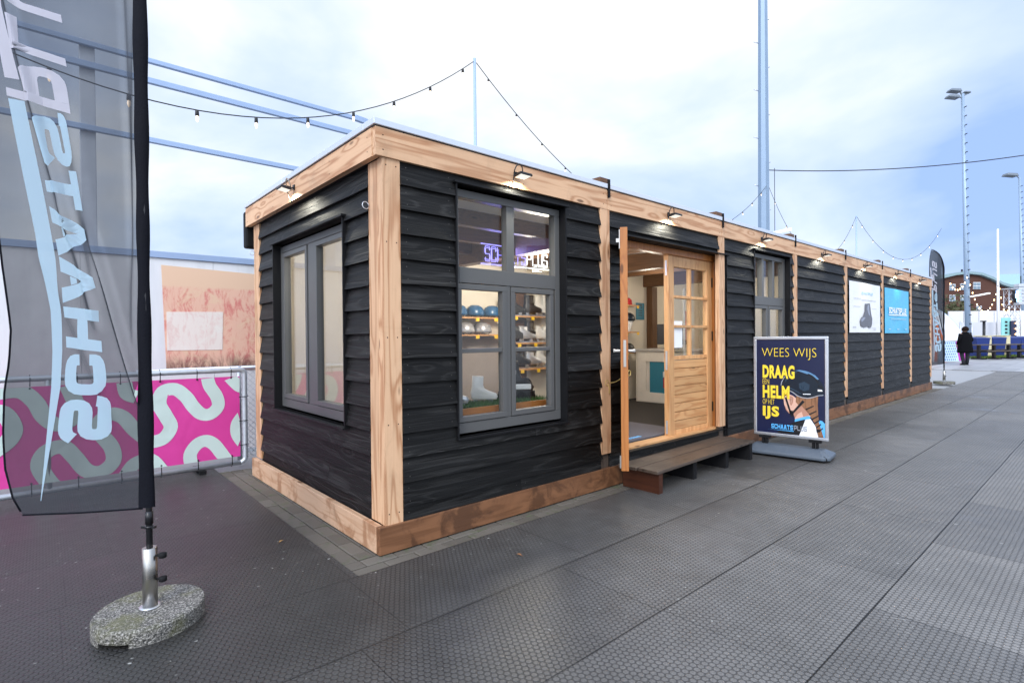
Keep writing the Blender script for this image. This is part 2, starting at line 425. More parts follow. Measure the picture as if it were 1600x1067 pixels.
def granite():
    t = NT('speckled_granite'); v = t.obj()
    a = t.noise(v, 130, 2, .7); b = t.noise(v, 70, 3, .7); al = t.noise(v, 7, 4, .6)
    c = t.ramp(a, [(.38, (.02, .02, .02)), (.47, (.10, .095, .085)), (.56, (.19, .18, .16)), (.66, (.42, .40, .37))])
    c = t.mix(t.m('MULTIPLY', t.ss(al, .45, .7), .6), c, (.11, .11, .035))
    t.bsdf(c, .7, 0, t.bump(b, .3, .003)); return t.mat
MAT['granite'] = granite()
def hoarding_mat():
    t = NT('white_hoarding'); v = t.obj()
    f = t.noise(t.vm('MULTIPLY', v, (3, 3, .5)), 1.5, 5, .6)
    c = t.mix(t.ss(f, .4, .8), (.74, .75, .76), (.62, .63, .64)); t.bsdf(c, .6); return t.mat
MAT['hoarding'] = hoarding_mat()
def peach_mat(col, red, grime):
    t = NT('faded_poster'); v = t.obj(); sp = t.n('SeparateXYZ'); t.L.new(v, sp.inputs[0]); z = sp.outputs[2]
    str_ = t.noise(t.vm('MULTIPLY', v, (5, 5, 1.7)), 2.2, 7, .78, .8)
    sm = t.noise(v, 3.2, 6, .7, .5)
    band = t.m('MULTIPLY', t.ss(z, .97, .92), t.ss(sm, .36, .5))
    c = t.mix(t.m('MULTIPLY', t.m('MULTIPLY', t.ss(str_, .47, .62), band), red), col, (.60, .12, .10))
    c = t.mix(t.m('MULTIPLY', band, red*.38), c, (.80, .40, .33))
    g = t.m('MULTIPLY', t.ss(z, .22, .02), t.ss(str_, .35, .6))
    c = t.mix(t.m('MULTIPLY', g, grime), c, (.08, .06, .045)); t.bsdf(c, .6); return t.mat
MAT['peach'] = peach_mat((.78, .53, .36), 1.0, .85)
MAT['peachwhite'] = peach_mat((.82, .76, .68), .22, .0)
def fabricprint(name, col, rough=.45):
    t = NT(name); v = t.obj(); f = t.noise(v, 2.5, 3, .5, .4)
    t.bsdf((*col,), rough, 0, t.bump(f, .35, .05)); return t.mat
MAT['pink'] = fabricprint('pink_banner', (.68, .050, .315))
MAT['mint'] = fabricprint('mint_print', (.58, .70, .66))
MAT['navy'] = plain('navy_print', (.006, .010, .045), .35, 0, .05)
MAT['signyellow'] = plain('yellow_print', (.86, .62, .04), .4, 0, .03)
MAT['bluelogo'] = plain('blue_print', (.10, .42, .80), .4, 0, .03)
MAT['greylogo'] = plain('grey_print', (.30, .32, .36), .4, 0, .03)
MAT['helmdark'] = plain('helmet_print', (.006, .012, .022), .3, 0, .1)
MAT['helmlight'] = plain('helmet_sheen_print', (.10, .22, .38), .3, 0, .1)
MAT['helmmid'] = plain('helmet_mid_print', (.020, .040, .065), .3, 0, .1)
MAT['skinprint'] = plain('skin_print', (.66, .40, .30), .4, 0, .05)
MAT['skinshade'] = plain('skin_tone_print', (.44, .22, .15), .4, 0, .05)
MAT['braid'] = wood('braid_print', 'Z', (.27, .13, .065), (.08, .035, .018), .4, False, 30)
MAT['blackprint'] = plain('black_print', (.006, .006, .008), .4)
MAT['paper'] = plain('white_banner_print', (.78, .78, .78), .4, 0, .04)
MAT['cyan'] = fabricprint('cyan_banner', (.05, .43, .68), .35)
MAT['whiteprint'] = plain('white_lettering', (.85, .87, .9), .4, 0, .03)
MAT['faintgrey'] = plain('faint_print', (.52, .53, .55), .4)
MAT['faintblue'] = plain('faint_blue_print', (.40, .62, .74), .4)
MAT['bootgrey'] = plain('boot_grey_print', (.09, .09, .105), .35, 0, .3, 12)
MAT['bootlight'] = plain('boot_light_print', (.25, .27, .33), .35, 0, .3, 12)

# ------------------------------------------------------------------ lettering
def stroke(pts, w, closed=False):
    """2D polyline -> list of quads with mitred joints"""
    P = [np.array(p, float) for p in pts]; n = len(P); Lf = []; Rt = []
    for i in range(n):
        a = P[i]-P[i-1] if (i > 0 or closed) else None
        b = P[(i+1) % n]-P[i] if (i < n-1 or closed) else None
        ds = [d/np.linalg.norm(d) for d in (a, b) if d is not None]
        t = sum(ds); t = t/np.linalg.norm(t); nn = np.array([-t[1], t[0]])
        k = 1/max(.4, float(nn @ np.array([-ds[0][1], ds[0][0]])))
        Lf.append(P[i]+nn*w/2*k); Rt.append(P[i]-nn*w/2*k)
    m = n if closed else n-1
    return [[Lf[i], Rt[i], Rt[(i+1) % n], Lf[(i+1) % n]] for i in range(m)]
def rnd(pts, r=.22, seg=4):
    out = [np.array(pts[0], float)]
    for i in range(1, len(pts)-1):
        p = np.array(pts[i], float); a = np.array(pts[i-1], float)-p; b = np.array(pts[i+1], float)-p
        ra = min(r, np.linalg.norm(a)*.48); rb = min(r, np.linalg.norm(b)*.48)
        a = p+a/np.linalg.norm(a)*ra; b = p+b/np.linalg.norm(b)*rb
        for k in range(seg+1):
            u = k/seg; out.append((1-u)**2*a+2*u*(1-u)*p+u*u*b)
    out.append(np.array(pts[-1], float)); return out
def glyph(ch, w=.25):
    """unit-square block capitals as quads"""
    h = w/2; a, b = h, 1-h
    if ch == 'S': return stroke(rnd([(.97, b-.16), (.97-.02, b), (a, b), (a, .5), (b, .5), (b, a), (a, a), (.03+.0, a+.16)], .2), w)
    if ch == 'C': return stroke(rnd([(b, b-.22), (b, b), (a, b), (a, a), (b, a), (b, a+.22)], .26), w)
    if ch == 'H': return stroke([(a, 0), (a, 1)], w)+stroke([(b, 0), (b, 1)], w)+stroke([(w, .5), (1-w, .5)], w)
    if ch == 'T': return stroke([(0, b), (1, b)], w)+stroke([(.5, 0), (.5, 1-w)], w*1.1)
    if ch == 'L': return stroke([(a, 1), (a, a), (1, a)], w)
    if ch == 'U': return stroke(rnd([(a, 1), (a, a), (b, a), (b, 1)], .25), w)
    if ch == 'P': return stroke([(a, 0), (a, 1)], w)+stroke(rnd([(w, b), (b, b), (b, .42), (w, .42)], .24), w)
    if ch == 'A': return [[np.array(p) for p in q] for q in
        ([(-.02, 0), (.32, 0), (.5, .66), (.34, 1)], [(.68, 0), (1.02, 0), (.66, 1), (.5, .66)], [(.34, 1), (.5, .66), (.66, 1), (.5, 1.0)], [(.395, .24), (.605, .24), (.56, .42), (.44, .42)])]
    return []
def subdiv(q, n):
    q = [np.array(p, float) for p in q]; out = []
    for i in range(n):
        for j in range(n):
            def B(u, v): return (q[0]*(1-u)+q[3]*u)*(1-v)+(q[1]*(1-u)+q[2]*u)*v
            out.append([B(i/n, j/n), B(i/n, (j+1)/n), B((i+1)/n, (j+1)/n), B((i+1)/n, j/n)])
    return out
def block_word(word, x0, y0, w, h, gap=.16, sw=.25, slant=0):
    n = len(word); cw = w/(n+(n-1)*gap); qs = []
    for i, ch in enumerate(word):
        for q in glyph(ch, sw):
            qs.append([(x0+cw*(i*(1+gap)+p[0])+slant*h*p[1], y0+h*p[1]) for p in q])
    return qs
def font_polys(text, u0, v0, u1, v1, bold=0.0):
    """built-in font outline fitted into a box, as 2D polygons"""
    cu = bpy.data.curves.new('lettering', 'FONT'); cu.body = text; cu.offset = bold; cu.space_character = 1.0+max(0, bold)*2.2; cu.resolution_u = 3
    o = bpy.data.objects.new('lettering', cu); C.objects.link(o)
    dg = bpy.context.evaluated_depsgraph_get(); me = o.evaluated_get(dg).to_mesh()
    V = np.array([v.co[:2] for v in me.vertices]); F = [list(p.vertices) for p in me.polygons]
    o.evaluated_get(dg).to_mesh_clear(); bpy.data.objects.remove(o); bpy.data.curves.remove(cu)
    mn, mx = V.min(0), V.max(0); V = (V-mn)/(mx-mn)
    V = V*np.array([u1-u0, v1-v0])+np.array([u0, v0])
    return V, F
def put_font(mb, text, box, fr, mi, bold=0):
    V, F = font_polys(text, *box, bold=bold); mb.add([fr(u, v, 0) for u, v in V], F, mi)
def put_quads(mb, qs, fr, mi):
    for q in qs: mb.add([fr(p[0], p[1], 0) for p in q], [(0, 1, 2, 3)], mi)

# ================================================================== ground
mb = MB(); mb.add([(-400,-400,-.035),(400,-400,-.035),(400,400,-.035),(-400,400,-.035)], [(0,1,2,3)])
tag(mb.build('ground', MAT['concrete'], None, (0,0,-.035)), kind='structure')
mb = MB()
def slab(mb, x0, y0, x1, y1, z0, z1): mb.box((x0, y0, z0), (x1, y1, z1))
slab(mb, -9, -9, 24, -.2, -.03, 0.0)
slab(mb, -9, -.2, -.25, 3.35, -.03, 0.0)
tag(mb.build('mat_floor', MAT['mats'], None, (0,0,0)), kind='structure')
mb = MB(); slab(mb, 24, -30, 95, 20, -.03, -.004)
def farpave():
    t = NT('far_paving'); v = t.obj(); br = t.n('TexBrick'); t.L.new(v, br.inputs['Vector'])
    br.inputs['Color1'].default_value = (.26, .26, .265, 1); br.inputs['Color2'].default_value = (.36, .36, .365, 1); br.inputs['Mortar'].default_value = (.2, .2, .2, 1)
    br.inputs['Scale'].default_value = .45; br.inputs['Mortar Size'].default_value = .006
    t.bsdf(br.outputs[0], .5); return t.mat
tag(mb.build('far_pavement', farpave(), None, (24,0,0)), kind='structure')
mb = MB()          # brick strip round the hut
def bricks(mb, x0, y0, x1, y1, along):
    a0, a1, c0, c1 = (x0, x1, y0, y1) if along == 'x' else (y0, y1, x0, x1)
    r = 0; c = c0
    while c < c1-.02:
        ce = min(c+.105, c1); a = a0-(.105 if r % 2 else 0)
        while a < a1:
            s, e = max(a, a0)+.003, min(a+.21, a1)-.003
            if e-s > .02:
                dz = random.uniform(-.003, .002); k = .006
                z = -.006+dz
                if along == 'x': b = [(s, c+.003), (e, c+.003), (e, ce-.003), (s, ce-.003)]
                else: b = [(c+.003, s), (ce-.003, s), (ce-.003, e), (c+.003, e)]
                cx = sum(p[0] for p in b)/4; cy = sum(p[1] for p in b)/4
                t = [(p[0]+k*(1 if p[0] < cx else -1), p[1]+k*(1 if p[1] < cy else -1)) for p in b]
                vs = [(*p, -.05) for p in b]+[(*p, z-.004) for p in b]+[(*p, z) for p in t]
                mb.add(vs, [(4,5,1,0),(5,6,2,1),(6,7,3,2),(7,4,0,3),(4,8,9,5),(5,9,10,6),(6,10,11,7),(7,11,8,4),(8,11,10,9)][0:4]
                       and [(0,1,5,4),(1,2,6,5),(2,3,7,6),(3,0,4,7),(4,5,9,8),(5,6,10,9),(6,7,11,10),(7,4,8,11),(8,9,10,11)])
            a += .21
        c += .105; r += 1
bricks(mb, -.25, -.2, 15.0, .02, 'x'); bricks(mb, -.25, .02, .06, 3.0, 'y')
BP_ = 1
tag(mb.build('brick_paving', MAT['paver'], None, (0,0,0)), kind='structure')

# ================================================================== the hut
MAT['nail'] = plain('dull_nail', (.12, .11, .10), .5, .5)
hut = thing('shop_hut', 'long black weatherboarded hut with pale larch posts, grey windows and an open wooden door', 'hut')
XE, YB = 14.60, 2.66
PX = [2.185, 4.29, 6.395, 8.50, 10.57, 12.68, 14.53]       # posts
JX = [-.03, 2.213, 4.285, 6.357, 8.43, 10.50, 12.574, 14.647]  # fascia joints
OPEN_F = [(.565, 1.675, .65, 2.41), (2.50, 4.40, .12, 2.27), (5.10, 6.20, .65, 2.41)]
OPEN_E = [(.54, 2.06, .72, 2.20)]
def rects_minus(s0, s1, z0, z1, ops):
    cells = []
    zs = sorted({z0, z1, *[z for o in ops for z in o[2:] if z0 < z < z1]})
    for za, zb in zip(zs, zs[1:]):
        iv = [(s0, s1)]; zm = (za+zb)/2
        for o in ops:
            if o[2] < zm < o[3]:
                iv = [p for a, b in iv for p in ((a, min(b, o[0])), (max(a, o[1]), b)) if p[1]-p[0] > .004]
        cells += [(a, b, za, zb) for a, b in iv]
    # merge equal spans
    out = []
    for c in cells:
        for k, o in enumerate(out):
            if abs(o[0]-c[0]) < 1e-6 and abs(o[1]-c[1]) < 1e-6 and abs(o[3]-c[2]) < 1e-6: out[k] = (o[0], o[1], o[2], c[3]); break
        else: out.append(c)
    return out
def siding(name, spans, ops, P, mat, skip=None):
    mb = MB(); rn = random.Random(3)
    k = 0; z = .105
    while z < 2.47:
        zt = min(z+.1585+.02, 2.474)
        for (s0, s1) in spans:
            cuts = [s0, s1]
            if rn.random() < .35 and s1-s0 > 1.4: cuts.insert(1, s0+(s1-s0)*rn.uniform(.3, .7))
            jit = rn.uniform(-.004, .004)
            for a, b in zip(cuts, cuts[1:]):
                for (sa, sb, za, zb) in rects_minus(a+(.0015 if a != s0 else 0), b-(.0015 if b != s1 else 0), z, zt, ops):
                    low = abs(za-z) < 1e-6
                    n = max(1, int((sb-sa)/.11)); vs = []
                    def dd(zz): return (.030 if k == 0 else .038)-(.026 if k == 0 else .034)*(zz-z)/.1785
                    ph = rn.uniform(0, 9)
                    for i in range(n+1):
                        s = sa+(sb-sa)*i/n
                        w = (math.sin(s*4.3+ph)*.0016+math.sin(s*13.1+ph*2)*.0007+jit*.8) if low else 0
                        wd = math.sin(s*7.7+ph)*.0012
                        vs += [P(s, dd(za)+wd, za+w), P(s, dd(zb)+wd*.3, zb), P(s, dd(zb)-.02, zb), P(s, dd(za)-.022, za+w)]
                    fs = [(0,1,2,3), (4*n+3, 4*n+2, 4*n+1, 4*n)]
                    for i in range(n):
                        for q in range(4):
                            fs.append((4*i+q, 4*(i+1)+q, 4*(i+1)+(q+1)%4, 4*i+(q+1)%4))
                    mb.add(vs, fs)
                    if low and sb-sa > .25:
                        for s_ in (sa+.045, sb-.045):
                            for h_ in (.035, .115):
                                mb.add([P(s_+.0032*math.cos(k*1.047), dd(z+h_)+.0016, z+h_+.0032*math.sin(k*1.047)) for k in range(6)], [tuple(range(6))], 1)
        z += .1585; k += 1
    return mb.build(name, [mat, MAT['nail']], hut)
PF = lambda s, d, z: (s, -d, z)
PE = lambda s, d, z: (.050-d, s, z)
fs_ = []; last = .143
for p in PX: fs_.append((last, p-.062)); last = p+.062
siding('siding', fs_, OPEN_F, PF, MAT['blackX'])
siding('siding', [(.17, 2.50)], OPEN_E, PE, MAT['blackY'])
# walls behind the boards, with the openings cut out
def wall_cells(s0, s1, z0, z1, ops):
    ss = sorted({s0, s1, *[x for o in ops for x in o[:2]]}); out = []
    for a, b in zip(ss, ss[1:]):
        zz = [(z0, z1)]
        for o in ops:
            if o[0] < (a+b)/2 < o[1]: zz = [p for p in ((z0, o[2]), (o[3], z1)) if p[1]-p[0] > .01]
        out += [(a, b, c, d) for c, d in zz]
    return out
mb = MB()
for a, b, c, d in wall_cells(.06, XE, .06, 2.47, OPEN_F): mb.box((a, .022, c), (b, .10, d), 0)
for a, b, c, d in wall_cells(.102, YB-.1, .06, 2.47, OPEN_E): mb.box((.074, a, c), (.15, b, d), 0)
mb.box((XE-.08, .102, .06), (XE, YB-.1, 2.47)); mb.box((.074, YB-.098, .06), (XE, YB, 2.47))
mb.build('wall', MAT['black'], hut)
mb = MB()          # inner lining
for a, b, c, d in wall_cells(.172, 8.2, .28, 2.43, OPEN_F): mb.box((a, .102, c), (b, .118, d))
for a, b, c, d in wall_cells(.12, 2.44, .28, 2.43, OPEN_E): mb.box((.152, a, c), (.17, b, d))
mb.box((.172, 2.46, .28), (8.2, 2.48, 2.43)); mb.box((8.2, .12, .28), (8.25, 2.5, 2.43))
mb.build('inner_wall', MAT['offwhite'], hut)
MB().box((.16, .125, .24), (8.25, 2.55, .28)).build('inner_floor', MAT['floor'], hut)
MB().box((.152, .104, 2.435), (8.25, 2.55, 2.46)).build('ceiling', MAT['white'], hut)
for y in (.62, 1.22, 1.86): MB().box((.172, y, 2.30), (2.12, y+.075, 2.434)).build('ceiling_joist', MAT['beamX'], hut)
for xb in (2.14, 4.22, 6.32):
    MB().box((xb, .12, 2.20), (xb+.14, 2.458, 2.434)).build('ceiling_beam', MAT['beamY'], hut)
for xb in (2.9, 3.55, 4.85, 5.5): MB().box((xb, .12, 2.30), (xb+.07, 2.458, 2.434)).build('ceiling_joist', MAT['beamY'], hut)
for xp in (2.17, 6.42):
    MB().box((xp, 2.34, .282), (xp+.15, 2.458, 2.198)).build('inner_post', MAT['beamZ'], hut)
# roof
MB().box((-.02, -.02, 2.476), (XE+.02, YB+.10, 2.66)).build('roof', MAT['rubber'], hut)
mb = MB()
for i in range(7): mb.box((JX[i]-(.016 if i == 0 else -.003), -.046, 2.658), (JX[i+1]-.003, .10, 2.70))
mb.box((-.046, .102, 2.658), (.10, 1.62, 2.70)); mb.box((-.046, 1.626, 2.658), (.10, YB+.09, 2.70))
mb.build('roof_trim', MAT['trim'], hut, bevel=.004)
def screws(mb, pts, ax):
    for (x, y, z) in pts:
        r_ = .0045; c = [(math.cos(k*math.pi/3)*r_, math.sin(k*math.pi/3)*r_) for k in range(6)]
        mb.add([(x+a, y, z+b) if ax == 'y' else (x, y+a, z+b) for a, b in c], [tuple(range(6))], 1)
    return mb
for i in range(7):
    a_, b_ = JX[i]+(.0 if i == 0 else .004), JX[i+1]-.004
    o_ = MB().box((a_, -.034, 2.474), (b_, .008, 2.650))
    screws(o_, [(x, -.0347, z) for x in (a_+.05, (a_+b_)/2+.11, b_-.05) for z in (2.515, 2.605)], 'y').build('fascia', [MAT['larchX'], MAT['rubber']], hut)
screws(MB().box((-.034, .010, 2.474), (.010, YB+.085, 2.650)), [(-.0347, y, z) for y in (.07, .66, 1.9, 2.68) for z in (2.515, 2.605)], 'x').build('fascia', [MAT['larchY'], MAT['rubber']], hut)
MB().box((-.026, -.028, 2.6495), (XE, YB+.08, 2.6585)).build('roof_edge', MAT['rubber'], hut)
mb = MB(); mb.box((-.03, YB+.09, 2.27), (.12, YB+.20, 2.64)); mb.build('gutter_flap', MAT['rubber'], hut, bevel=.02)
for j in JX[1:7]:
    b = MB().box((j-.055, .0, 2.702), (j+.085, .17, 2.765)).build('roof_block', MAT['beamX'], hut, bevel=.004)
    MB().box((j+.002, -.052, 2.58), (j+.024, -.036, 2.74)).build('strap', MAT['rubber'], b)
# posts
screws(MB().box((.019, -.020, .172), (.143, .045, 2.474)), [(x, -.0207, z) for x in (.045, .115) for z in (.24, .8, 1.35, 1.95, 2.43)], 'y').build('corner_post', [MAT['larchZ'], MAT['rubber']], hut)
MB().box((.0195, .048, .172), (.09, .172, 2.474)).build('corner_post', MAT['larchZ'], hut, bevel=.004)
MB().box((.019, 2.503, .172), (.12, 2.668, 2.474)).build('corner_post', MAT['larchZ'], hut, bevel=.004)
for i, p in enumerate(PX):
    w = .064
    mb = MB(); n = 22; vs = []; ph = random.uniform(0, 9)
    for k in range(n+1):
        z = .30+(2.474-.30)*k/n; e = math.sin(z*9+ph)*.004+random.uniform(-.003, .003)
        yf = -.031; vs += [(p-w+e, yf, z), (p+w+e*.4, yf, z), (p+w, .02, z), (p-w, .02, z)]
    fs = [(3,2,1,0), (4*n, 4*n+1, 4*n+2, 4*n+3)]
    for k in range(n):
        for q in range(4): fs.append((4*k+q, 4*k+(q+1)%4, 4*(k+1)+(q+1)%4, 4*(k+1)+q))
    mb.add(vs, fs); po = mb.build('post', MAT['larchZ'], hut, bevel=.003)
    MB().box((p-.05, -.008, .13), (p+.05, .02, .297)).build('post_foot', MAT['greyZ'], po)
MB().box((-.030, -.034, .0), (2.50, .012, .172)).build('plinth', MAT['plinthX'], hut, bevel=.004)
MB().box((4.32, -.034, .0), (9.1, .012, .172)).build('plinth', MAT['plinthX'], hut, bevel=.004)
MB().box((9.106, -.034, .0), (XE+.05, .012, .172)).build('plinth', MAT['plinthX'], hut, bevel=.004)
MB().box((-.030, .016, .0), (.012, 2.64, .172)).build('plinth', MAT['plinth_pale'], hut, bevel=.004)
mb = MB(); mb.box((2.504, -.005, .03), (4.316, .021, .105)); mb.build('threshold_board', MAT['greyX'], hut)

# windows -----------------------------------------------------------
def rectframe(mb, P, s0, s1, z0, z1, t, d0, d1, mi=0, b=None):
    """four members butted, t wide; d0..d1 outwards"""
    b = t if b is None else b
    for a in ((s0, s1, z1-t, z1), (s0, s1, z0, z0+b), (s0, s0+t, z0+b, z1-t), (s1-t, s1, z0+b, z1-t)):
        c = [P(a[i], d, a[j]) for d in (d0, d1) for i in (0, 1) for j in (2, 3)]
        xs = [[q[k] for q in c] for k in range(3)]
        mb.box([min(x) for x in xs], [max(x) for x in xs], mi)
def pbox(mb, P, s0, s1, z0, z1, d0, d1, mi=0):
    c = [P(s, d, z) for s in (s0, s1) for d in (d0, d1) for z in (z0, z1)]
    mb.box([min(q[k] for q in c) for k in range(3)], [max(q[k] for q in c) for k in range(3)], mi)
    return mb
def window(P, s0, s1, z0, z1, f, upper, sashes, flush):
    """f: frame face depth (negative = inwards). upper: list of (a,b) panes above transom, sashes: list of (a,b) lower lights"""
    fm = MB(); rectframe(fm, P, s0+.014, s1-.014, z0+.014, z1-.014, .055, f-.07, f, b=.075)
    zt = None
    if upper:
        zt = 1.735; pbox(fm, P, s0+.07, s1-.07, zt, zt+.112, f-.068, f+.003)
        for (a, b), (c, d) in zip(upper, upper[1:]): pbox(fm, P, b, c, zt+.112, z1-.07, f-.066, f-.002)
    for (a, b), (c, d) in zip(sashes, sashes[1:]):
        pbox(fm, P, b+.044, c-.044, z0+.09, (zt or z1-.07), f-.066, f-.001)
    w = fm.build('window', MAT['frame'], hut, bevel=.003)
    cs = MB(); o = .040 if flush == 'F' else .045
    pbox(cs, P, s0, s0+.012, z0, z1, f-.09, o); pbox(cs, P, s1-.012, s1, z0, z1, f-.09, o)
    pbox(cs, P, s0-.02, s1+.02, z1, z1+.014, f-.09, o+.018)
    pbox(cs, P, s0-.006, s1+.006, z0-.012, z0, f-.09, o+.016)
    cs.build('casing', MAT['black'], w)
    for a, b in upper:
        g = MB(); pbox(g, P, a, b, zt+.108, z1-.066, f-.05, f-.044); g.build('pane', MAT['glass'], w)
    for a, b in sashes:
        sm = MB(); t = .05; top = (zt if zt else z1-.07)-.006
        rectframe(sm, P, a-.040, b+.040, z0+.094, top, .040, f-.05, f+.008)
        if upper: pbox(sm, P, a, b, 1.235, 1.265, f-.045, f+.001)
        sm.build('sash', MAT['frame'], w, bevel=.003)
        g = MB(); pbox(g, P, a-.004, b+.004, z0+.13, top-.036, f-.03, f-.024); g.build('pane', MAT['glass'], w)
    return w
window(PF, .565, 1.675, .65, 2.41, -.03, [(.636, 1.083), (1.160, 1.612)], [(.652, 1.030), (1.158, 1.540)], 'F')
window(PF, 5.10, 6.20, .65, 2.41, -.03, [(5.18, 5.47), (5.53, 5.79), (5.85, 6.13)], [(5.19, 5.57), (5.69, 6.08)], 'F')
window(PE, .54, 2.06, .72, 2.20, -.025, [], [(.66, 1.18), (1.43, 1.94)], 'E')

# door ----------------------------------------------------------------
fm = MB()
fm.box((2.502, .075, .28), (2.555, .16, 2.20)); fm.box((4.315, .075, .28), (4.37, .16, 2.20)); fm.box((2.502, .074, 2.2005), (4.37, .16, 2.268))
df = fm.build('door_frame', MAT['doorZ'], hut, bevel=.004)
mb = MB(); mb.box((2.502, .03, .255), (4.37, .165, .285)); mb.build('sill', MAT['pineX'], df)
mb = MB(); mb.box((4.372, -.02, .12), (4.398, .16, 2.269)); mb.box((4.40, -.034, .12), (4.41, .021, 2.27)); mb.build('reveal', MAT['black'], df)
mb = MB(); mb.hexa([(2.42,-.055,2.272),(4.46,-.055,2.272),(4.46,.07,2.272),(2.42,.07,2.272)], [(2.42,-.055,2.282),(4.46,-.055,2.282),(4.46,.07,2.312),(2.42,.07,2.312)])
mb.build('drip_flashing', MAT['black'], df)
mb = MB()
for k in range(3): mb.hexa([(2.502, -.012+.002*k, .106+.052*k), (4.398, -.012+.002*k, .106+.052*k), (4.398, .021, .106+.052*k), (2.502, .021, .106+.052*k)],
                           [(2.502, .002, .156+.052*k), (4.398, .002, .156+.052*k), (4.398, .021, .156+.052*k), (2.502, .021, .156+.052*k)])
mb.box((2.45, -.03, .2555), (4.42, .028, .268)); mb.build('threshold', MAT['blackX'], df)
def leaf(M4, name, lit):
    """door leaf built in its own frame: x across 0..0.9, y thickness 0..-.056 (outside = -y), z 0..1.92"""
    Wd, Hd, T = .905, 1.915, .058
    f = lambda x, y, z: tuple(M4 @ Vector((x, y, z)))
    def bx(mb, a, b, mi=0):
        (x0, y0, z0), (x1, y1, z1) = a, b
        mb.hexa([f(x0,y0,z0), f(x1,y0,z0), f(x1,y1,z0), f(x0,y1,z0)], [f(x0,y0,z1), f(x1,y0,z1), f(x1,y1,z1), f(x0,y1,z1)], mi)
    mb = MB()
    bx(mb, (0, -T, 0), (.105, 0, Hd)); bx(mb, (Wd-.105, -T, 0), (Wd, 0, Hd))
    bx(mb, (.105, -T+.003, Hd-.115), (Wd-.105, -.003, Hd)); bx(mb, (.105, -T+.003, 0), (Wd-.105, -.003, .05))
    zz = .05; zg = .80
    while zz < zg-.01:
        ze = min(zz+.0935, zg)
        bx(mb, (.105, -T+.010, zz+.004), (Wd-.105, -.010, ze-.004), 1); bx(mb, (.105, -T+.022, zz-.0035), (Wd-.105, -.022, zz+.0035), 1); zz = ze
    bx(mb, (.105, -T+.004, zg+.002), (Wd-.105, -.004, zg+.042))
    g0, g1 = zg+.042, Hd-.115
    bx(mb, (Wd/2-.016, -T+.006, g0), (Wd/2+.016, -.006, g1))
    for k in (1, 2):
        z = g0+(g1-g0)*k/3
        bx(mb, (.10, -T-.004, z-.015), (Wd/2-.017, -.006, z+.015)); bx(mb, (Wd/2+.017, -T-.004, z-.015), (Wd-.10, -.006, z+.015))
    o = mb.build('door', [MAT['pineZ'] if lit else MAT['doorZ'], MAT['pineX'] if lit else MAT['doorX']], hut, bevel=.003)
    p = MB(); bx(p, (.10, -.032, g0), (Wd-.10, -.026, g1)); p.build('pane', MAT['glass'], o)
    return o, bx, Hd, Wd, T
# right leaf: closed, meeting stile towards -x
Mr = Matrix.Translation((3.395, .158, .285))
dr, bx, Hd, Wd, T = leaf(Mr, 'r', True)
for za, zb in ((.70, .90), (1.70, 1.86), (.02, .16)):
    m = MB(); bx(m, (-.003, -.040, za), (-.0005, -.018, zb)); m.build('lock_plate', MAT['galv'], dr)
for z in (.18, 1.0, 1.62):
    m = MB(); bx(m, (Wd-.012, -T-.006, z), (Wd+.012, -T-.0005, z+.11)); m.build('hinge', MAT['blackmetal'], dr)
m = MB(); bx(m, (.135, -.036, .93), (.30, -.0325, 1.22)); m.build('notice', MAT['paper'], dr)
# left leaf: swung out, tied back; free edge faces the camera
hinge = Vector((2.566, .072)); free = Vector((1.870, -.468)); dv = (free-hinge).normalized()
Ml = Matrix(((dv.x, dv.y, 0, hinge.x), (dv.y, -dv.x, 0, hinge.y), (0, 0, 1, .285), (0, 0, 0, 1))) @ Matrix.Translation((0, .030, 0))
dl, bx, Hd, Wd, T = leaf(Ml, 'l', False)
m = MB(); bx(m, (Wd+.0003, -.042, .82), (Wd+.003, -.022, 1.03)); m.build('lock_plate', MAT['stainless'], dl)
m = MB()
for sg, y in ((1, .0), (-1, -T)):
    ya, yb = (y, y+.055) if sg > 0 else (y-.055, y)
    bx(m, (Wd-.065, ya, .935), (Wd-.045, yb, .955))
    ya, yb = (y+.04, y+.058) if sg > 0 else (y-.058, y-.04)
    bx(m, (Wd-.16, ya, .932), (Wd-.045, yb, .958))
m.build('handle', MAT['stainless'], dl, bevel=.004)
m = MB(); bx(m, (Wd-.03, .0005, 1.75), (Wd-.012, .007, 1.90)); bx(m, (Wd-.03, .007, 1.80), (Wd-.012, .03, 1.83)); m.build('bolt', MAT['stainless'], dl)
m = MB(); bx(m, (Wd-.03, .0005, .02), (Wd-.012, .012, .12)); m.build('bolt', MAT['stainless'], dl)
# rope that holds the leaf back
pa = Vector(tuple(Ml @ Vector((Wd-.02, -T-.004, .79)))); pb = Vector((2.215, -.03, .93))
pts = [pa+(pb-pa)*t+Vector((0, 0, -.03*math.sin(math.pi*t))) for t in [k/10 for k in range(11)]]
loop = [pb+Vector((math.cos(a)*.022-.02, 0, math.sin(a)*.026)) for a in [k*.6 for k in range(12)]]
l2 = [pa+Vector((math.cos(a)*.018, -.004, math.sin(a)*.022-.02)) for a in [k*.6 for k in range(12)]]
mb = MB().tube(pts, .0042, 6).tube(loop, .004, 6).tube(l2, .004, 6).tube([pb, pb+Vector((.01, -.005, -.05)), pb+Vector((.005, -.006, -.10))], .004, 6)
tag(mb.build('rope', MAT['cord']), 'yellow rope tying the open door leaf back to the larch post', 'rope')

# screw-in eye hooks on the corner posts
for (x, y, z) in ((.012, .15, 2.20), (.012, 2.62, 2.20)):
    mb = MB().tube([(x-.022+.022*math.cos(a), y+.0+.004*math.sin(a), z+.024*math.sin(a)) for a in [k*.52 for k in range(12)]], .003, 6)
    mb.build('eye_hook', MAT['galv'], hut)

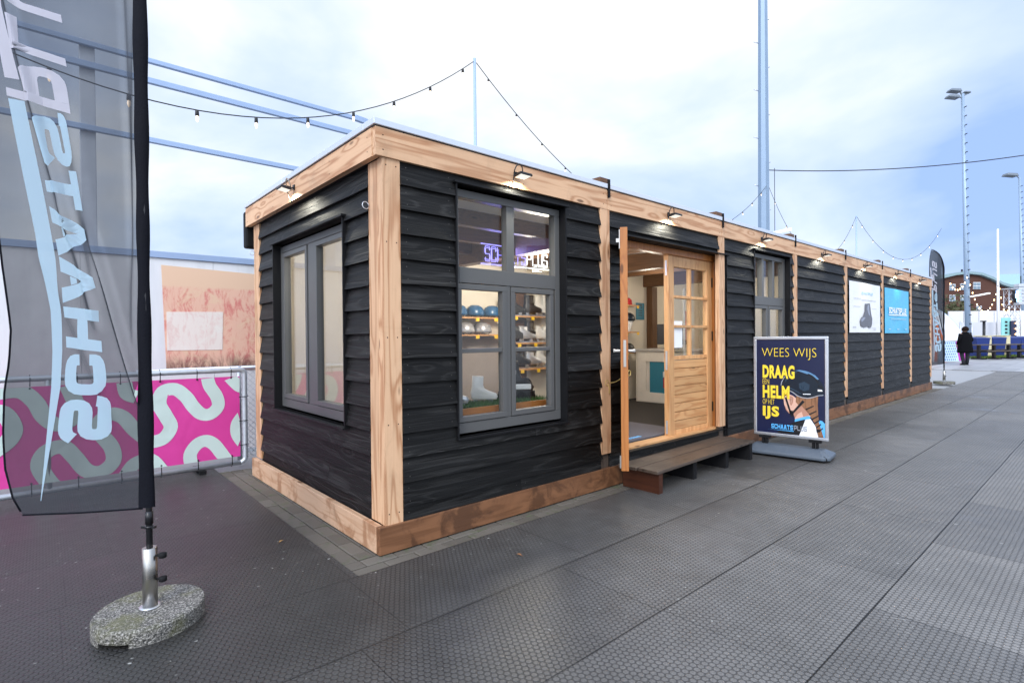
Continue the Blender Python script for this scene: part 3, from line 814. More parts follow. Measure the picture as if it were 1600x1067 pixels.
# ================================================================== floodlights
def flood(label, loc, rz, wire):
    t = thing('floodlight', label, 'lamp', loc, rz, 'small floodlights along the fascia')
    # local: wall at y=0, outwards -y, z=0 at mount height
    MB().box((-.02, -.012, -.02), (.02, -.0005, .03)).build('wall_plate', MAT['blackmetal'], t)
    mb = MB(); mb.bar((-.0, -.012, .0), (0, -.06, -.012), .02, .012); mb.bar((-.062, -.06, -.012), (.062, -.06, -.012), .012, .014)
    mb.build('bracket', MAT['blackmetal'], t)
    mb = MB(); mb.hexa([(-.075,-.155,-.026),(.075,-.155,-.026),(.068,-.045,-.042),(-.068,-.045,-.042)], [(-.07,-.150,-.006),(.07,-.150,-.006),(.06,-.05,-.018),(-.06,-.05,-.018)])
    for k in range(5): mb.box((-.05+.022*k, -.13, -.009), (-.044+.022*k, -.065, .002))
    h = mb.build('housing', MAT['blackmetal'], t, bevel=.003)
    mb = MB(); mb.hexa([(-.062,-.142,-.0305),(.062,-.142,-.0305),(.056,-.058,-.0425),(-.056,-.058,-.0425)], [(-.062,-.142,-.0285),(.062,-.142,-.0285),(.056,-.058,-.0405),(-.056,-.058,-.0405)])
    mb.build('lens', MAT['lamp_on'], h)
    arc = [(.052*math.cos(a)-.01, -.05-.02*math.sin(a), .0+.085*math.sin(a)) for a in [math.pi*k/10 for k in range(11)]]
    mb = MB().tube(arc, .0055, 7)
    mb.tube([arc[-1] , (-.063, -.045, -.03), (-.055, -.035, -.07), (-.075, -.015, -.105), (-.10, .012, -.125)], .005, 7)
    mb.build('cable', wire, t)
    ld = bpy.data.lights.new('floodlight_lamp', 'AREA'); ld.shape = 'RECTANGLE'; ld.size = .11; ld.size_y = .07; ld.energy = 2.5; ld.color = (1, .96, .80); ld.spread = R(150)
    lo = bpy.data.objects.new('floodlight_lamp', ld); C.objects.link(lo); lo.parent = t; lo.location = (0, -.085, -.075)
    lo.rotation_euler = (R(24), 0, 0)
    return t
flab = ['floodlight above the tall grey window next to the corner post', 'floodlight above the open wooden double door',
        'floodlight above the grey window behind the pavement sign', 'floodlight above the blank black boards left of the white poster',
        'floodlight above the white poster of a skate boot', 'floodlight above the cyan poster', 'floodlight nearest the far end of the black hut']
f0 = None
for lb, x in zip(flab, (1.12, 3.185, 5.31, 7.38, 9.41, 11.44, 13.40)):
    if f0 is None: f0 = flood('small black ' + lb, (x, -.034, 2.565), 0, MAT['wirecable']); f0.scale = (.82, .82, .82)
    else: dup(f0, (x, -.034, 2.565), 0, 'small black ' + lb)
fe = flood('small black floodlight with a pale cable on the short end wall above the two-light window', (-.034, 1.36, 2.565), -math.pi/2, MAT['greywire']); fe.scale = (.82, .82, .82)

# ================================================================== posters on the long wall
def wavy_sheet(mb, P, s0, s1, z0, z1, d, amp, n=14, mi=0):
    vs = []; fs = []
    for j in range(n+1):
        for i in range(n+1):
            u, v = i/n, j/n
            w = amp*(math.sin(7*u+5*v)+.6*math.sin(13*u-9*v+1))*min(1, 6*u*(1-u)+.2)
            vs.append(P(s0+(s1-s0)*u, d+w, z0+(z1-z0)*v))
    for j in range(n):
        for i in range(n): fs.append((j*(n+1)+i, j*(n+1)+i+1, (j+1)*(n+1)+i+1, (j+1)*(n+1)+i))
    mb.add(vs, fs, mi, True)
# white poster with a speed-skate boot
fr0 = lambda u, v, w: (8.60+u*1.74, -.052-w, 2.25-v*.875)
def lay(k): return lambda u, v, w=0: fr0(u, v, .005+.0012*k+w)
mb = MB(); wavy_sheet(mb, PF, 8.60, 10.34, 1.375, 2.25, .048, .004)
boot = [(.46, .42), (.62, .40), (.66, .60), (.70, .72), (.69, .83), (.66, .90), (.58, .905), (.55, .875), (.44, .90), (.36, .885), (.32, .86), (.30, .78), (.33, .72), (.41, .66), (.46, .56)]
mb.prism(boot, lay(0), .001, 1)
mb.prism([(.54, .44), (.59, .43), (.60, .55), (.63, .66), (.58, .64), (.53, .54)], lay(1), .001, 2)
mb.prism([(.33, .74), (.41, .69), (.47, .70), (.42, .75), (.35, .79)], lay(1), .001, 2)
for q in block_word('SCHAATSPLUS', .36, .235, .36, -.055): mb.add([lay(0)(*p) for p in q], [(0,1,2,3)], 4)
for (u0, v0, u1, v1) in ((.14, .315, .34, .330), (.36, .335, .84, .352), (.11, .478, .33, .490), (.70, .500, .86, .512), (.09, .88, .19, .91), (.72, .895, .84, .905), (.76, .925, .84, .945)):
    n = int((u1-u0)/.035)+1
    for k in range(n):
        a = u0+(u1-u0)*k/n; mb.add([lay(0)(a, v0), lay(0)(a+(u1-u0)/n*.75, v0), lay(0)(a+(u1-u0)/n*.75, v1), lay(0)(a, v1)], [(0,1,2,3)], 3)
tag(mb.build('poster', [MAT['paper'], MAT['bootgrey'], MAT['bootlight'], MAT['faintgrey'], MAT['faintblue']]), 'white poster with a dark skate boot hung on the black boards between two posts', 'poster', 'posters on the long wall')
fr1 = lambda u, v, w: (10.64+u*1.76, -.052-w, 2.245-v*.885)
mb = MB(); wavy_sheet(mb, PF, 10.64, 12.40, 1.36, 2.245, .048, .006)
for q in block_word('SCHAATSPLUS', .14, .56, .72, -.14, .12, .24): mb.add([fr1(p[0], p[1], .008) for p in q], [(0,1,2,3)], 1)
mb.add([fr1(u, v, .008) for u, v in ((.10, .585), (.90, .565), (.90, .59), (.16, .605))], [(0,1,2,3)], 1)
for k in range(13): mb.add([fr1(u, v, .008) for u, v in ((.2+.05*k, .665), (.238+.05*k, .665), (.238+.05*k, .685), (.2+.05*k, .685))], [(0,1,2,3)], 2)
for u in (.12, .46, .80): mb.add([fr1(u+a, v, .008) for a, v in ((0, .90), (.09, .90), (.09, .92), (0, .92))], [(0,1,2,3)], 2)
tag(mb.build('poster', [MAT['cyan'], MAT['whiteprint'], MAT['faintblue']]), 'cyan poster with white SCHAATSPLUS lettering hung on the black boards', 'poster', 'posters on the long wall')

# ================================================================== step bench in front of the door
st = thing('step_bench', 'long low step of weathered brown planks in front of the open door', 'step', (3.2, -.27, 0))
def rel(o): return lambda x, y, z: (x-o.location[0], y-o.location[1], z-o.location[2])
q = rel(st)
def quad_plank(mb, a, b, c, d, z0, z1): mb.hexa([q(*p, z0) for p in (a, b, c, d)], [q(*p, z1) for p in (a, b, c, d)])
for y0, y1 in ((-.485, -.285), (-.279, -.075)):
    mb = MB(); quad_plank(mb, (2.27+.02*(y0 < -.4), y0), (4.23, y0+.06), (4.21, y1+.05), (2.29, y1), .178, .203); mb.build('tread', MAT['greyX'], st, bevel=.003)
for i, x in enumerate((2.36, 2.98, 3.60, 4.13)):
    mb = MB(); w = .03
    if i == 0: quad_plank(mb, (x-.02, -.465), (x+.035, -.465), (x+.035, -.09), (x-.02, -.09), 0, .177)
    else: quad_plank(mb, (x, -.415), (x+.06, -.415), (x+.06, -.06), (x, -.06), 0, .177)
    mb.build('support', MAT['redplank'] if i == 0 else MAT['rubber'], st)

# ================================================================== pavement sign
sg = thing('pavement_sign', 'pavement sign with aluminium frame and navy helmet poster on a grey wheeled base', 'sign', (4.67, -.62, 0), math.atan2(-.99, .134))
# local x runs from the left edge of the poster to the right one (-.37..+.37), local -y faces the reader
hw, z0, z1 = .378, .205, 1.325
mb = MB(); t = .032
for a in ((-hw, z1-t, hw, z1), (-hw, z0, hw, z0+t), (-hw, z0+t, -hw+t, z1-t), (hw-t, z0+t, hw, z1-t)):
    mb.box((a[0], -.018, a[1]), (a[2], .018, a[3]))
mb.build('frame', MAT['alu'], sg, bevel=.005)
pw = hw-t; ph0, ph1 = z0+t, z1-t
def sgf(k): return lambda u, v, w=0: (-pw+2*pw*u, -.009-.0007*k-w, ph1-(ph1-ph0)*v)
def uvp(x, y):
    v = (y-55)/(710+65*(x-58)/525); return ((x-58-14*v)/(525+5*v), v)
mb = MB(); mb.box((-pw, -.008, ph0), (pw, .008, ph1), 0)
def art(k, pts, mi): mb.prism([uvp(*p) for p in pts], sgf(k), .0005, mi)
art(1, [(370,700),(455,683),(410,806),(232,782),(300,740)], 1)
art(1, [(455,683),(490,678),(530,740),(552,826),(410,808)], 2)
art(1, [(552,688),(580,700),(599,722),(601,830),(588,828),(560,760)], 9)
art(2, [(365,590),(450,540),(475,600),(492,662),(470,672),(375,690)], 7)
art(3, [(330,485),(355,495),(380,515),(430,550),(400,590),(362,625),(330,632),(305,603),(289,565),(284,520),(300,492)], 7)
art(4, [(332,496),(350,498),(360,515),(358,545),(347,572),(336,566),(330,530)], 8); art(4, [(338,508),(350,512),(351,540),(343,556),(337,535)], 7)
art(4, [(362,625),(400,590),(425,560),(450,560),(470,610),(480,655),(440,668),(425,620),(395,640),(375,670),(366,650)], 8)
art(4, [(288,560),(300,580),(318,612),(345,632),(330,634),(305,606)], 8)
art(4, [(380,510),(420,505),(430,540),(400,570),(378,545)], 10)
art(5, [(372,486),(420,505),(545,490),(543,560),(548,640),(553,700),(570,760),(590,826),(553,822),(540,760),(515,700),(480,640),(440,595),(412,560)], 10)
for bx0, by0, w0 in ((452,600,60),(478,640,55),(500,678,48),(518,712,40),(534,744,34),(552,776,30)): art(6, [(bx0,by0),(bx0+w0,by0-26),(bx0+w0+4,by0-18),(bx0+6,by0+10)], 1)
art(6, [(374,700),(374,680),(420,668),(478,655),(492,664),(486,680),(440,684)], 9)
art(6, [(293,510),(306,505),(352,640),(336,640)], 1); art(6, [(430,530),(446,545),(356,642),(338,640)], 1)
art(6, [(330,610),(356,612),(362,660),(345,655)], 1)
art(6, [(536,762),(562,762),(566,786),(540,788)], 1)
helm = [(262,412),(266,385),(290,340),(330,310),(372,297),(402,293),(445,300),(482,314),(520,336),(548,366),(570,398),(586,432),(588,470),(580,492),(545,492),(505,505),(470,512),(430,506),(390,490),(362,466),(332,450),(300,436)]
art(7, helm, 3)
art(8, [(372,297),(402,293),(445,300),(482,314),(520,336),(548,366),(536,372),(500,345),(450,322),(405,306)], 4)
art(8, [(400,400),(440,385),(480,410),(478,450),(440,462),(405,440)], 11)
art(8, [(330,312),(372,300),(385,312),(345,335),(310,372),(292,392),(300,350)], 11); art(9, [(470,322),(500,338),(530,365),(548,395),(540,398),(515,368),(485,342),(462,328)], 1); art(9, [(300,420),(340,432),(380,452),(420,478),(415,484),(372,460),(332,442),(300,430)], 11)
art(9, [(425,412),(446,408),(452,430),(436,440),(424,430)], 11)
art(8, [(540,412),(572,425),(582,440),(545,430)], 1)
art(9, [(541,447),(572,452),(576,464),(541,462)], 2); art(9, [(432,480),(490,482),(490,487),(432,486)], 2)
art(9, [(332,452),(362,468),(392,492),(430,508),(470,513),(506,507),(545,494),(583,490),(583,496),(545,500),(506,514),(470,520),(428,514),(388,498),(358,474),(330,458)], 5)
art(9, [(262,415),(260,408),(264,385),(288,340),(292,344),(270,388),(266,412)], 5)
put_font(mb, 'WEES WIJS', (.085, .212, .885, .090), sgf(10), 6, -.02)
put_font(mb, 'DRAAG', (.095, .415, .575, .272), sgf(10), 6, .044)
put_font(mb, 'EEN', (.095, .478, .195, .424), sgf(10), 6, -.012)
put_font(mb, 'HELM', (.095, .628, .500, .490), sgf(10), 6, .044)
put_font(mb, 'OP HET', (.095, .695, .275, .640), sgf(10), 6, -.012)
put_font(mb, 'IJS', (.095, .855, .345, .712), sgf(10), 6, .044)
put_quads(mb, [[(p[0], p[1]) for p in q_] for q_ in block_word('SCHAATS', .225, .950, .325, -.050, .12, .24)], sgf(11), 12)
put_quads(mb, [[(p[0], p[1]) for p in q_] for q_ in block_word('PLUS', .565, .950, .185, -.050, .16, .18)], sgf(11), 5)
mb.add([sgf(11)(u, v) for u, v in ((.17, .962), (.56, .957), (.56, .966))], [(0,1,2)], 12)
mb.build('poster', [MAT['navy'], MAT['blackprint'], MAT['whiteprint'], MAT['helmdark'], MAT['helmlight'], MAT['greylogo'], MAT['signyellow'], MAT['skinprint'], MAT['skinshade'], MAT['bluelogo'], MAT['braid'], MAT['helmmid'], MAT['bluelogo']], sg)
for x in (-.26, .25):
    mb = MB(); mb.box((x-.06, -.03, .176), (x+.06, .03, .204)); mb.box((x-.03, -.022, .10), (x-.006, .022, .176)); mb.box((x+.006, -.022, .10), (x+.03, .022, .176)); mb.build('spring_foot', MAT['rubber'], sg)
prof = [(-.43, .035), (-.43, .06), (-.36, .118), (.36, .118), (.43, .06), (.43, .035)]
mb = MB()
for (x0_, x1_, ya, yb) in ((-.41, .41, -.20, .20),):
    bot = [(-.40, -.16), (-.36, -.21), (.36, -.21), (.42, -.15), (.42, .15), (.36, .21), (-.36, .21), (-.40, .16)]
    topp = [(-.37, -.05), (-.35, -.065), (.30, -.065), (.34, -.05), (.34, .05), (.30, .065), (-.35, .065), (-.37, .05)]
    vs = [(x, y, .022) for x, y in bot]+[(x, y, .062) for x, y in bot]+[(x, y, .112) for x, y in topp]
    fs = [tuple(range(8))[::-1], tuple(range(16, 24))]
    for lv in (0, 8):
        for i in range(8): fs.append((lv+i, lv+(i+1)%8, lv+8+(i+1)%8, lv+8+i))
    mb.add(vs, fs)
mb.build('base', MAT['greyplastic'], sg, bevel=.012)
for x, y in ((.36, -.165), (.36, .165)):
    MB().tube([(x, y-.02, .035), (x, y+.02, .035)], .035, 14).build('wheel', MAT['rubber'], sg)
mb = MB(); mb.box((-.34, -.18, 0), (-.28, .18, .024)); mb.box((.18, -.18, 0), (.24, .18, .024)); mb.build('foot_strip', MAT['rubber'], sg)

# ================================================================== feather flags
def fdisp(u, z):
    g = lambda d, w: math.exp(-(d/w)**2)
    # creases: distances to slanted lines in (u,z)
    def line(u0, z0, u1, z1, w, a):
        t = (z-z0)/(z1-z0)
        if t < -.15 or t > 1.15: return 0
        fade = min(1, (t+.15)/.2, (1.15-t)/.2)
        return a*fade*g(u-(u0+(u1-u0)*t), w)
    d = .022*math.sin(2.1*z+3*u)*min(1, u*3)
    d += line(.62, 3.0, .39, 1.95, .020, .032)+line(.25, 1.82, .02, 1.05, .018, .046)+line(.39, 1.95, .25, 1.45, .022, .022)+line(.50, 1.75, .16, 1.0, .035, .010)
    d += line(.04, 2.7, .06, 1.4, .012, .012)+line(.10, 3.1, .07, 1.8, .014, -.012)+line(.36, 2.4, .25, 1.6, .03, .016)
    d += .006*math.sin(9*u+1.3*z)*u
    return d
POLE = [(0, z) for z in (.076, .6, 1.2, 1.8, 2.4, 2.8, 3.0)]+[(.010, 3.10), (.035, 3.20), (.09, 3.31), (.18, 3.41), (.30, 3.48), (.45, 3.525), (.58, 3.54)]
def pole_u(z):
    if z <= 3.0: return 0.0
    for (u0, a), (u1, b) in zip(POLE, POLE[1:]):
        if a <= z <= b and b > 3.0: return u0+(u1-u0)*(z-a)/(b-a)
    return .58
def left_u(z):
    pts = [(.52, .60), (.584, .649), (.72, .693), (.873, .705), (1.09, .699), (1.22, .675), (1.375, .664), (1.44, .669), (1.68, .692), (2.05, .716), (2.6, .725), (2.95, .715), (3.2, .69), (3.38, .65), (3.53, .60)]
    if z <= pts[0][0]: return pts[0][1]
    for (a, x), (b, y) in zip(pts, pts[1:]):
        if a <= z <= b: return x+(y-x)*(z-a)/(b-a)
    return .60
def feather_flag(label, loc, rz):
    t = thing('feather_flag', label, 'flag', loc, rz, 'feather flags')
    # local: x = away from the pole, +y faces the camera side
    mb = MB(); n = 48
    ring = [(.224*math.cos(2*math.pi*k/n), .236*math.sin(2*math.pi*k/n)) for k in range(n)]
    vs = [(x*.99, y*.99, .018) for x, y in ring]+[(x, y, .026) for x, y in ring]+[(x, y, .066) for x, y in ring]+[(x*.975, y*.975, .074) for x, y in ring]
    fs = [tuple(range(n))[::-1], tuple(range(3*n, 4*n))]
    for lv in range(3):
        for k in range(n): fs.append((lv*n+k, lv*n+(k+1)%n, (lv+1)*n+(k+1)%n, (lv+1)*n+k))
    mb.add(vs, fs)
    for k in range(n):          # rim down to the floor, broken by a hand slot
        a = 2*math.pi*k/n
        if (math.cos(a-1.42) > .955) or (math.cos(a+2.0) > .95): continue
        (x0, y0), (x1, y1) = ring[k], ring[(k+1) % n]
        mb.hexa([(x0*.8, y0*.8, 0), (x1*.8, y1*.8, 0), (x1*.998, y1*.998, 0), (x0*.998, y0*.998, 0)][::-1], [(x0*.8, y0*.8, .02), (x1*.8, y1*.8, .02), (x1*.998, y1*.998, .02), (x0*.998, y0*.998, .02)][::-1])
    mb.build('granite_base', MAT['granite'], t)
    sl_ = MB().lathe([(.0315, .0745), (.0315, .355), (.027, .357)], 20).build('sleeve', MAT['stainless'], t)
    MB().lathe([(.046, .0743), (.046, .078), (.034, .079)], 24).build('collar', MAT['alu'], t)
    mb = MB()
    for z in (.205, .318): mb.tube([(-.030, 0, z), (-.055, 0, z)], .006, 8); mb.lathe([(.006, -.014), (.017, -.010), (.017, .010), (.006, .014)], 10, (-.062, 0, z))
    mb.build('knob', MAT['rubber'], sl_)
    mb = MB().tube([(u, 0, z) for u, z in POLE], [.0135]*6+[.011]*4+[.009]*4, 12)
    mb.lathe([(.018, -.006), (.018, .006)], 10, (0, 0, .455)); mb.box((-.03, -.008, .448), (.035, .008, .460)); mb.lathe([(.017, -.03), (.017, .03)], 10, (0, 0, .50))
    mb.build('pole', MAT['blackmetal'], t)
    # fabric
    mb = MB(); nz, nu = 200, 70; vs = []; fs = []
    for j in range(nz+1):
        z = .545+(3.515-.545)*j/nz
        a = pole_u(z)+.030; b = left_u(z-.025)
        for i in range(nu+1):
            s = i/nu; u = a+(max(b, a+.004)-a)*s
            zz = z-.028*s*max(0, 1-j/10)
            vs.append((u, fdisp(u, z), zz))
    for j in range(nz):
        for i in range(nu): fs.append((j*(nu+1)+i, j*(nu+1)+i+1, (j+1)*(nu+1)+i+1, (j+1)*(nu+1)+i))
    mb.add(vs, fs, 0, True)
    def fp(u, z): return (u, fdisp(u, z)+.007, z)
    def quad(q, mi, n=8):
        for s in subdiv(q, n): mb.add([fp(*p) for p in s], [(0,1,2,3)], mi, True)
    LET = [('S', [(.433,.876),(.415,1.067),(.161,.874),(.158,1.065)]), ('C', [(.402,1.088),(.393,1.282),(.179,1.086),(.2,1.28)]), ('H', [(.393,1.315),(.401,1.511),(.21,1.291),(.228,1.489)]),
           ('A', [(.402,1.532),(.425,1.747),(.226,1.546),(.26,1.697)]), ('A', [(.428,1.759),(.461,1.985),(.262,1.769),(.29,1.926)]), ('T', [(.461,1.994),(.482,2.175),(.295,1.963),(.32,2.149)]),
           ('S', [(.467,2.193),(.507,2.409),(.328,2.167),(.355,2.399)]), ('P', [(.625,2.503),(.636,2.670),(.34,2.42),(.364,2.612)]), ('L', [(.60,2.72),(.62,2.88),(.350,2.640),(.372,2.80)]),
           ('U', [(.611,2.92),(.625,3.07),(.36,2.84),(.381,3.0)]), ('S', [(.60,3.10),(.60,3.25),(.386,3.03),(.40,3.19)])]
    for i, (ch, (bl, tl, br, tr)) in enumerate(LET):
        bl, tl, br, tr = map(np.array, (bl, tl, br, tr))
        for qd in glyph(ch, .27 if i < 7 else .23):
            quad([(bl*(1-p[0])+tl*p[0])*(1-p[1])+(br*(1-p[0])+tr*p[0])*p[1] for p in qd], 1 if i < 7 else 2, 7)
    def ribbon(Lp, Rp, mi):
        for i in range(len(Lp)-1): quad([Lp[i], Rp[i], Rp[i+1], Lp[i+1]], mi, 10)
    ribbon([(.619,2.49),(.565,2.10),(.513,1.748),(.469,1.492),(.461,1.30),(.465,1.125),(.488,.84),(.507,.587)], [(.545,2.476),(.49,2.10),(.442,1.747),(.417,1.511),(.413,1.30),(.42,1.124),(.464,.84),(.504,.587)], 1)
    ribbon([(.632,2.587),(.673,2.833),(.69,3.06)], [(.563,2.575),(.641,2.92),(.655,3.05)], 2)
    fb = mb.build('banner', [MAT['veil'], MAT['veilblue'], MAT['veilwhite']], t)
    # dark pole pocket and hems
    vs = []; fs = []; m = 44; mb = MB()
    for j in range(m+1):
        z = .55+(3.51-.55)*j/m; w = .034+.010*math.sin(1.8*z+1)*max(0, 1-abs(z-1.3)/1.2)
        pu = pole_u(z)
        for k in range(10):
            a = 2*math.pi*k/10
            vs.append((pu+.010+w*math.cos(a), .019*math.sin(a)+.004*math.sin(14*z+a), z))
    for j in range(m):
        for k in range(10): fs.append((j*10+k, j*10+(k+1)%10, (j+1)*10+(k+1)%10, (j+1)*10+k))
    mb.add(vs, fs, 0, True); mb.build('pole_pocket', MAT['fabricdark'], fb)
    hem = []
    for z in [.56+.06*k for k in range(48)]:
        u = left_u(z-.025); hem.append((u, fdisp(u, z), z-.028*max(0, 1-(z-.545)/.25)))
    bot = [(u, fdisp(u, .55), .545-.028*u/.6) for u in [.03+.057*k for k in range(11)]]
    MB().tube(hem, .0045, 6).tube(bot, .0045, 6).build('hem', MAT['fabricdark'], fb)
    return t
MAT['fabricdark'] = plain('charcoal_hem', (.005, .0055, .009), .8, 0, .25, 12, .6, .12)
fl = feather_flag('charcoal feather flag on a granite disc at the left front, cut by the picture edge', (-1.206, .015, 0), math.atan2(.66, -.751))
dup(fl, (16.45, .05, 0), R(164), 'small far feather flag standing past the far end of the black hut')

# ================================================================== pink crowd barriers behind the flag
def barrier(label, loc, w):
    t = thing('barrier', label, 'fence panel', loc, 0, 'pink bannered barriers')
    r = .026; zb, zt = .065, 1.03
    def arc(cx, cz, a0): return [(cx+.05*math.cos(a0+k*math.pi/8), 0, cz+.05*math.sin(a0+k*math.pi/8)) for k in range(5)]
    loop = arc(w/2-.05, zb+.05, -math.pi/2)+arc(w/2-.05, zt-.05, 0)+arc(-w/2+.05, zt-.05, math.pi/2)+arc(-w/2+.05, zb+.05, math.pi)
    mb = MB().tube(loop+[loop[0]], r, 12); mb.tube([(-w/2+.9, 0, zb), (-w/2+.9, 0, zt)], r*.8, 10)
    mb.build('frame', MAT['galv'], t)
    # banner, slightly bulging
    mb = MB(); x0, x1, za, zc = -w/2+.05, w/2-.055, .135, .965; n = 24; vs = []; fs = []
    def by(x, z): return -.024-.007*math.sin(3.1*x)*math.sin(4*z)-.005*math.sin(11*x+6*z)
    for j in range(9):
        for i in range(n+1):
            x = x0+(x1-x0)*i/n; z = za+(zc-za)*j/8; vs.append((x, by(x, z), z))
    for j in range(8):
        for i in range(n): fs.append((j*(n+1)+i, j*(n+1)+i+1, (j+1)*(n+1)+i+1, (j+1)*(n+1)+i))
    mb.add(vs, fs, 0, True)
    pats = [[(-.92,.38),(-.82,.385),(-.72,.41),(-.66,.51),(-.70,.62),(-.75,.74),(-.72,.85),(-.62,.87),(-.53,.79),(-.47,.69),(-.40,.61),(-.32,.60),(-.25,.67),(-.26,.77),(-.32,.88),(-.34,.965)],
            [(-.49,.10),(-.50,.22),(-.44,.31),(-.36,.335),(-.29,.29),(-.23,.20),(-.17,.10)], [(-.02,.55),(-.075,.47),(-.075,.37),(-.02,.27)], [(-.14,.965),(-.06,.87),(-.02,.85)],
            [(-1.53,.10),(-1.61,.28),(-1.57,.40),(-1.46,.43),(-1.38,.33),(-1.30,.20),(-1.20,.17),(-1.11,.25),(-1.12,.38),(-1.20,.52),(-1.20,.62),(-1.12,.68),(-1.03,.64),(-.95,.52),(-.86,.42)],
            [(-2.1,.86),(-1.98,.90),(-1.85,.93),(-1.72,.93),(-1.63,.83),(-1.58,.71),(-1.50,.63),(-1.40,.66),(-1.36,.76),(-1.42,.965)],
            [(-2.02,.32),(-1.90,.44),(-1.80,.53),(-1.77,.63),(-1.83,.76),(-1.95,.78)], [(-2.3,.10),(-2.35,.25),(-2.25,.36),(-2.1,.30),(-1.95,.12)], [(-2.8,.5),(-2.7,.62),(-2.55,.60),(-2.45,.48),(-2.3,.5),(-2.2,.64),(-2.3,.80)],
            [(-1.02,.10),(-.95,.20),(-.83,.22),(-.74,.10)], [(-1.02,.965),(-1.0,.86),(-.93,.82)]]
    seen = []
    for pi, pt in enumerate(pats):
        pts = [np.array((p[0]-.0+w/2-.01, p[1])) for p in pt]
        sm = []
        for i in range(len(pts)-1):
            p0, p1, p2, p3 = pts[max(i-1, 0)], pts[i], pts[i+1], pts[min(i+2, len(pts)-1)]
            for k in range(5):
                u = k/5; sm.append(.5*((2*p1)+(-p0+p2)*u+(2*p0-5*p1+4*p2-p3)*u*u+(-p0+3*p1-3*p2+p3)*u**3))
        sm.append(pts[-1])
        for qd in stroke(sm, .118):
            cl = [(min(max(p[0], x0+.001), x1-.001), min(max(p[1], za+.001), zc-.001)) for p in qd]
            if max(c[0] for c in cl)-min(c[0] for c in cl) < 1e-4 or max(c[1] for c in cl)-min(c[1] for c in cl) < 1e-4: continue
            mb.add([(p[0], by(*p)-.0016-.0004*pi, p[1]) for p in cl], [(0,1,2,3)], 1)
    bn = mb.build('banner', [MAT['pink'], MAT['mint']], t)
    mb = MB()
    for k in range(8):
        x = x0+.12+(x1-x0-.2)*k/7
        for z in (zc-.015, za+.015): MB().tube([(x, by(x, z)-.003, z), (x, by(x, z)-.006, z)], .008, 8).build('eyelet', MAT['blackmetal'], bn)
    tie = lambda pts: MB().tube(pts, .004, 5).build('cable_tie', MAT['rubber'], t)
    for k in range(8):
        x = x0+.12+(x1-x0-.2)*k/7
        for (zt_, z_) in ((zt, zc-.015), (zb, za+.015)): tie([(x, -.028, z_), (x+.002, -.031, zt_), (x, .0, zt_+(.031 if zt_ > .5 else -.031)), (x+.002, .031, zt_)])
    for z in (.25, .5, .75): tie([(x1-.01, -.035, z), (w/2, -.032, z), (w/2+.03, 0, z)])
    for x in (-w/2+.4, w/2-.4): MB().box((x-.03, -.03, 0), (x+.03, .30, .034)).build('foot', MAT['rubber'], t)
    return t
bw = 2.46
b0 = barrier('pink barrier with mint squiggles next to the black hut, half behind the charcoal flag', (.01-bw/2, 3.02, 0), bw)
dup(b0, (.01-bw*1.5-.03, 3.02, 0), 0, 'pink squiggle barrier outside the left picture edge, farther from the hut')
dup(b0, (.01-bw*2.5-.06, 3.02, 0), 0, 'pink squiggle barrier seen only as a reflection in the end window')

# chain-link fence beside the barrier, running on behind the hut
cl = thing('chain_link_fence', 'grey chain link fence with a steel top rail between the pink barrier and the hut', 'fence', (1.3, 3.28, 0))
mb = MB(); p = .062
for k in range(-22, 46):
    for sg_ in (1, -1):
        a = np.array((-1.26+k*p, .06)); b = a+np.array((sg_*.95, .95))
        if sg_ < 0: a[0] += .0
        lo, hi = -1.26, 1.26
        pts = [a+(b-a)*i/2 for i in range(3)]
        t0, t1 = 0, 1
        dxx = b[0]-a[0]
        ta, tb = sorted(((lo-a[0])/dxx, (hi-a[0])/dxx)); ta = max(0, ta); tb = min(1, tb)
        if tb-ta < .02: continue
        A, B = a+(b-a)*ta, a+(b-a)*tb
        mb.tube([(A[0], sg_*.0025, A[1]), (B[0], sg_*.0025, B[1])], .0028, 5, cap=False)
mb.build('mesh', MAT['galv'], cl)
for x in (-1.28, 0, 1.28): MB().tube([(x, 0, 0), (x, 0, 1.06)], .024, 10).build('post', MAT['galv'], cl)
MB().tube([(-2.2, 0, 1.04), (1.3, 0, 1.04)], .02, 10).build('top_rail', MAT['galv'], cl)

# white hoarding with a faded poster
hd = thing('hoarding', 'white board wall with grey top rail behind the pink barrier', 'wall', (-1.5, 4.0, 0))
mb = MB()
for k in range(-4, 4): mb.box((-1.0+k*1.22+.002, .0, .02), (-1.0+(k+1)*1.22-.002, .06, 2.26))
mb.build('board', MAT['hoarding'], hd)
MB().box((-5.9, -.02, 2.262), (3.9, .08, 2.33)).build('top_rail', MAT['steelwhite'], hd)
mb = MB(); mb.prism([(-.578, 2.182), (.62, 2.14), (.62, .97), (-.541, 1.0)], lambda u, v, w: (u, 3.992-w, v), .003, 0)
mb.prism([(-.535, 1.662), (.035, 1.676), (.025, 1.226), (-.535, 1.23)], lambda u, v, w: (u, 3.988-w, v), .003, 1)
tag(mb.build('faded_poster', [MAT['peach'], MAT['peachwhite']], None, (0, 3.99, 1.0)), 'large faded peach poster with streaked red paint on the white board wall', 'poster')
mb = MB(); mb.prism([(-3.9, 2.15), (-2.2, 2.17), (-2.2, .9), (-3.9, .9)], lambda u, v, w: (u, 3.992-w, v), .003, 0)
tag(mb.build('faded_poster', [MAT['peach']], None, (-3, 3.99, 1.0)), 'second faded peach poster farther left on the white board wall, past the picture edge', 'poster')

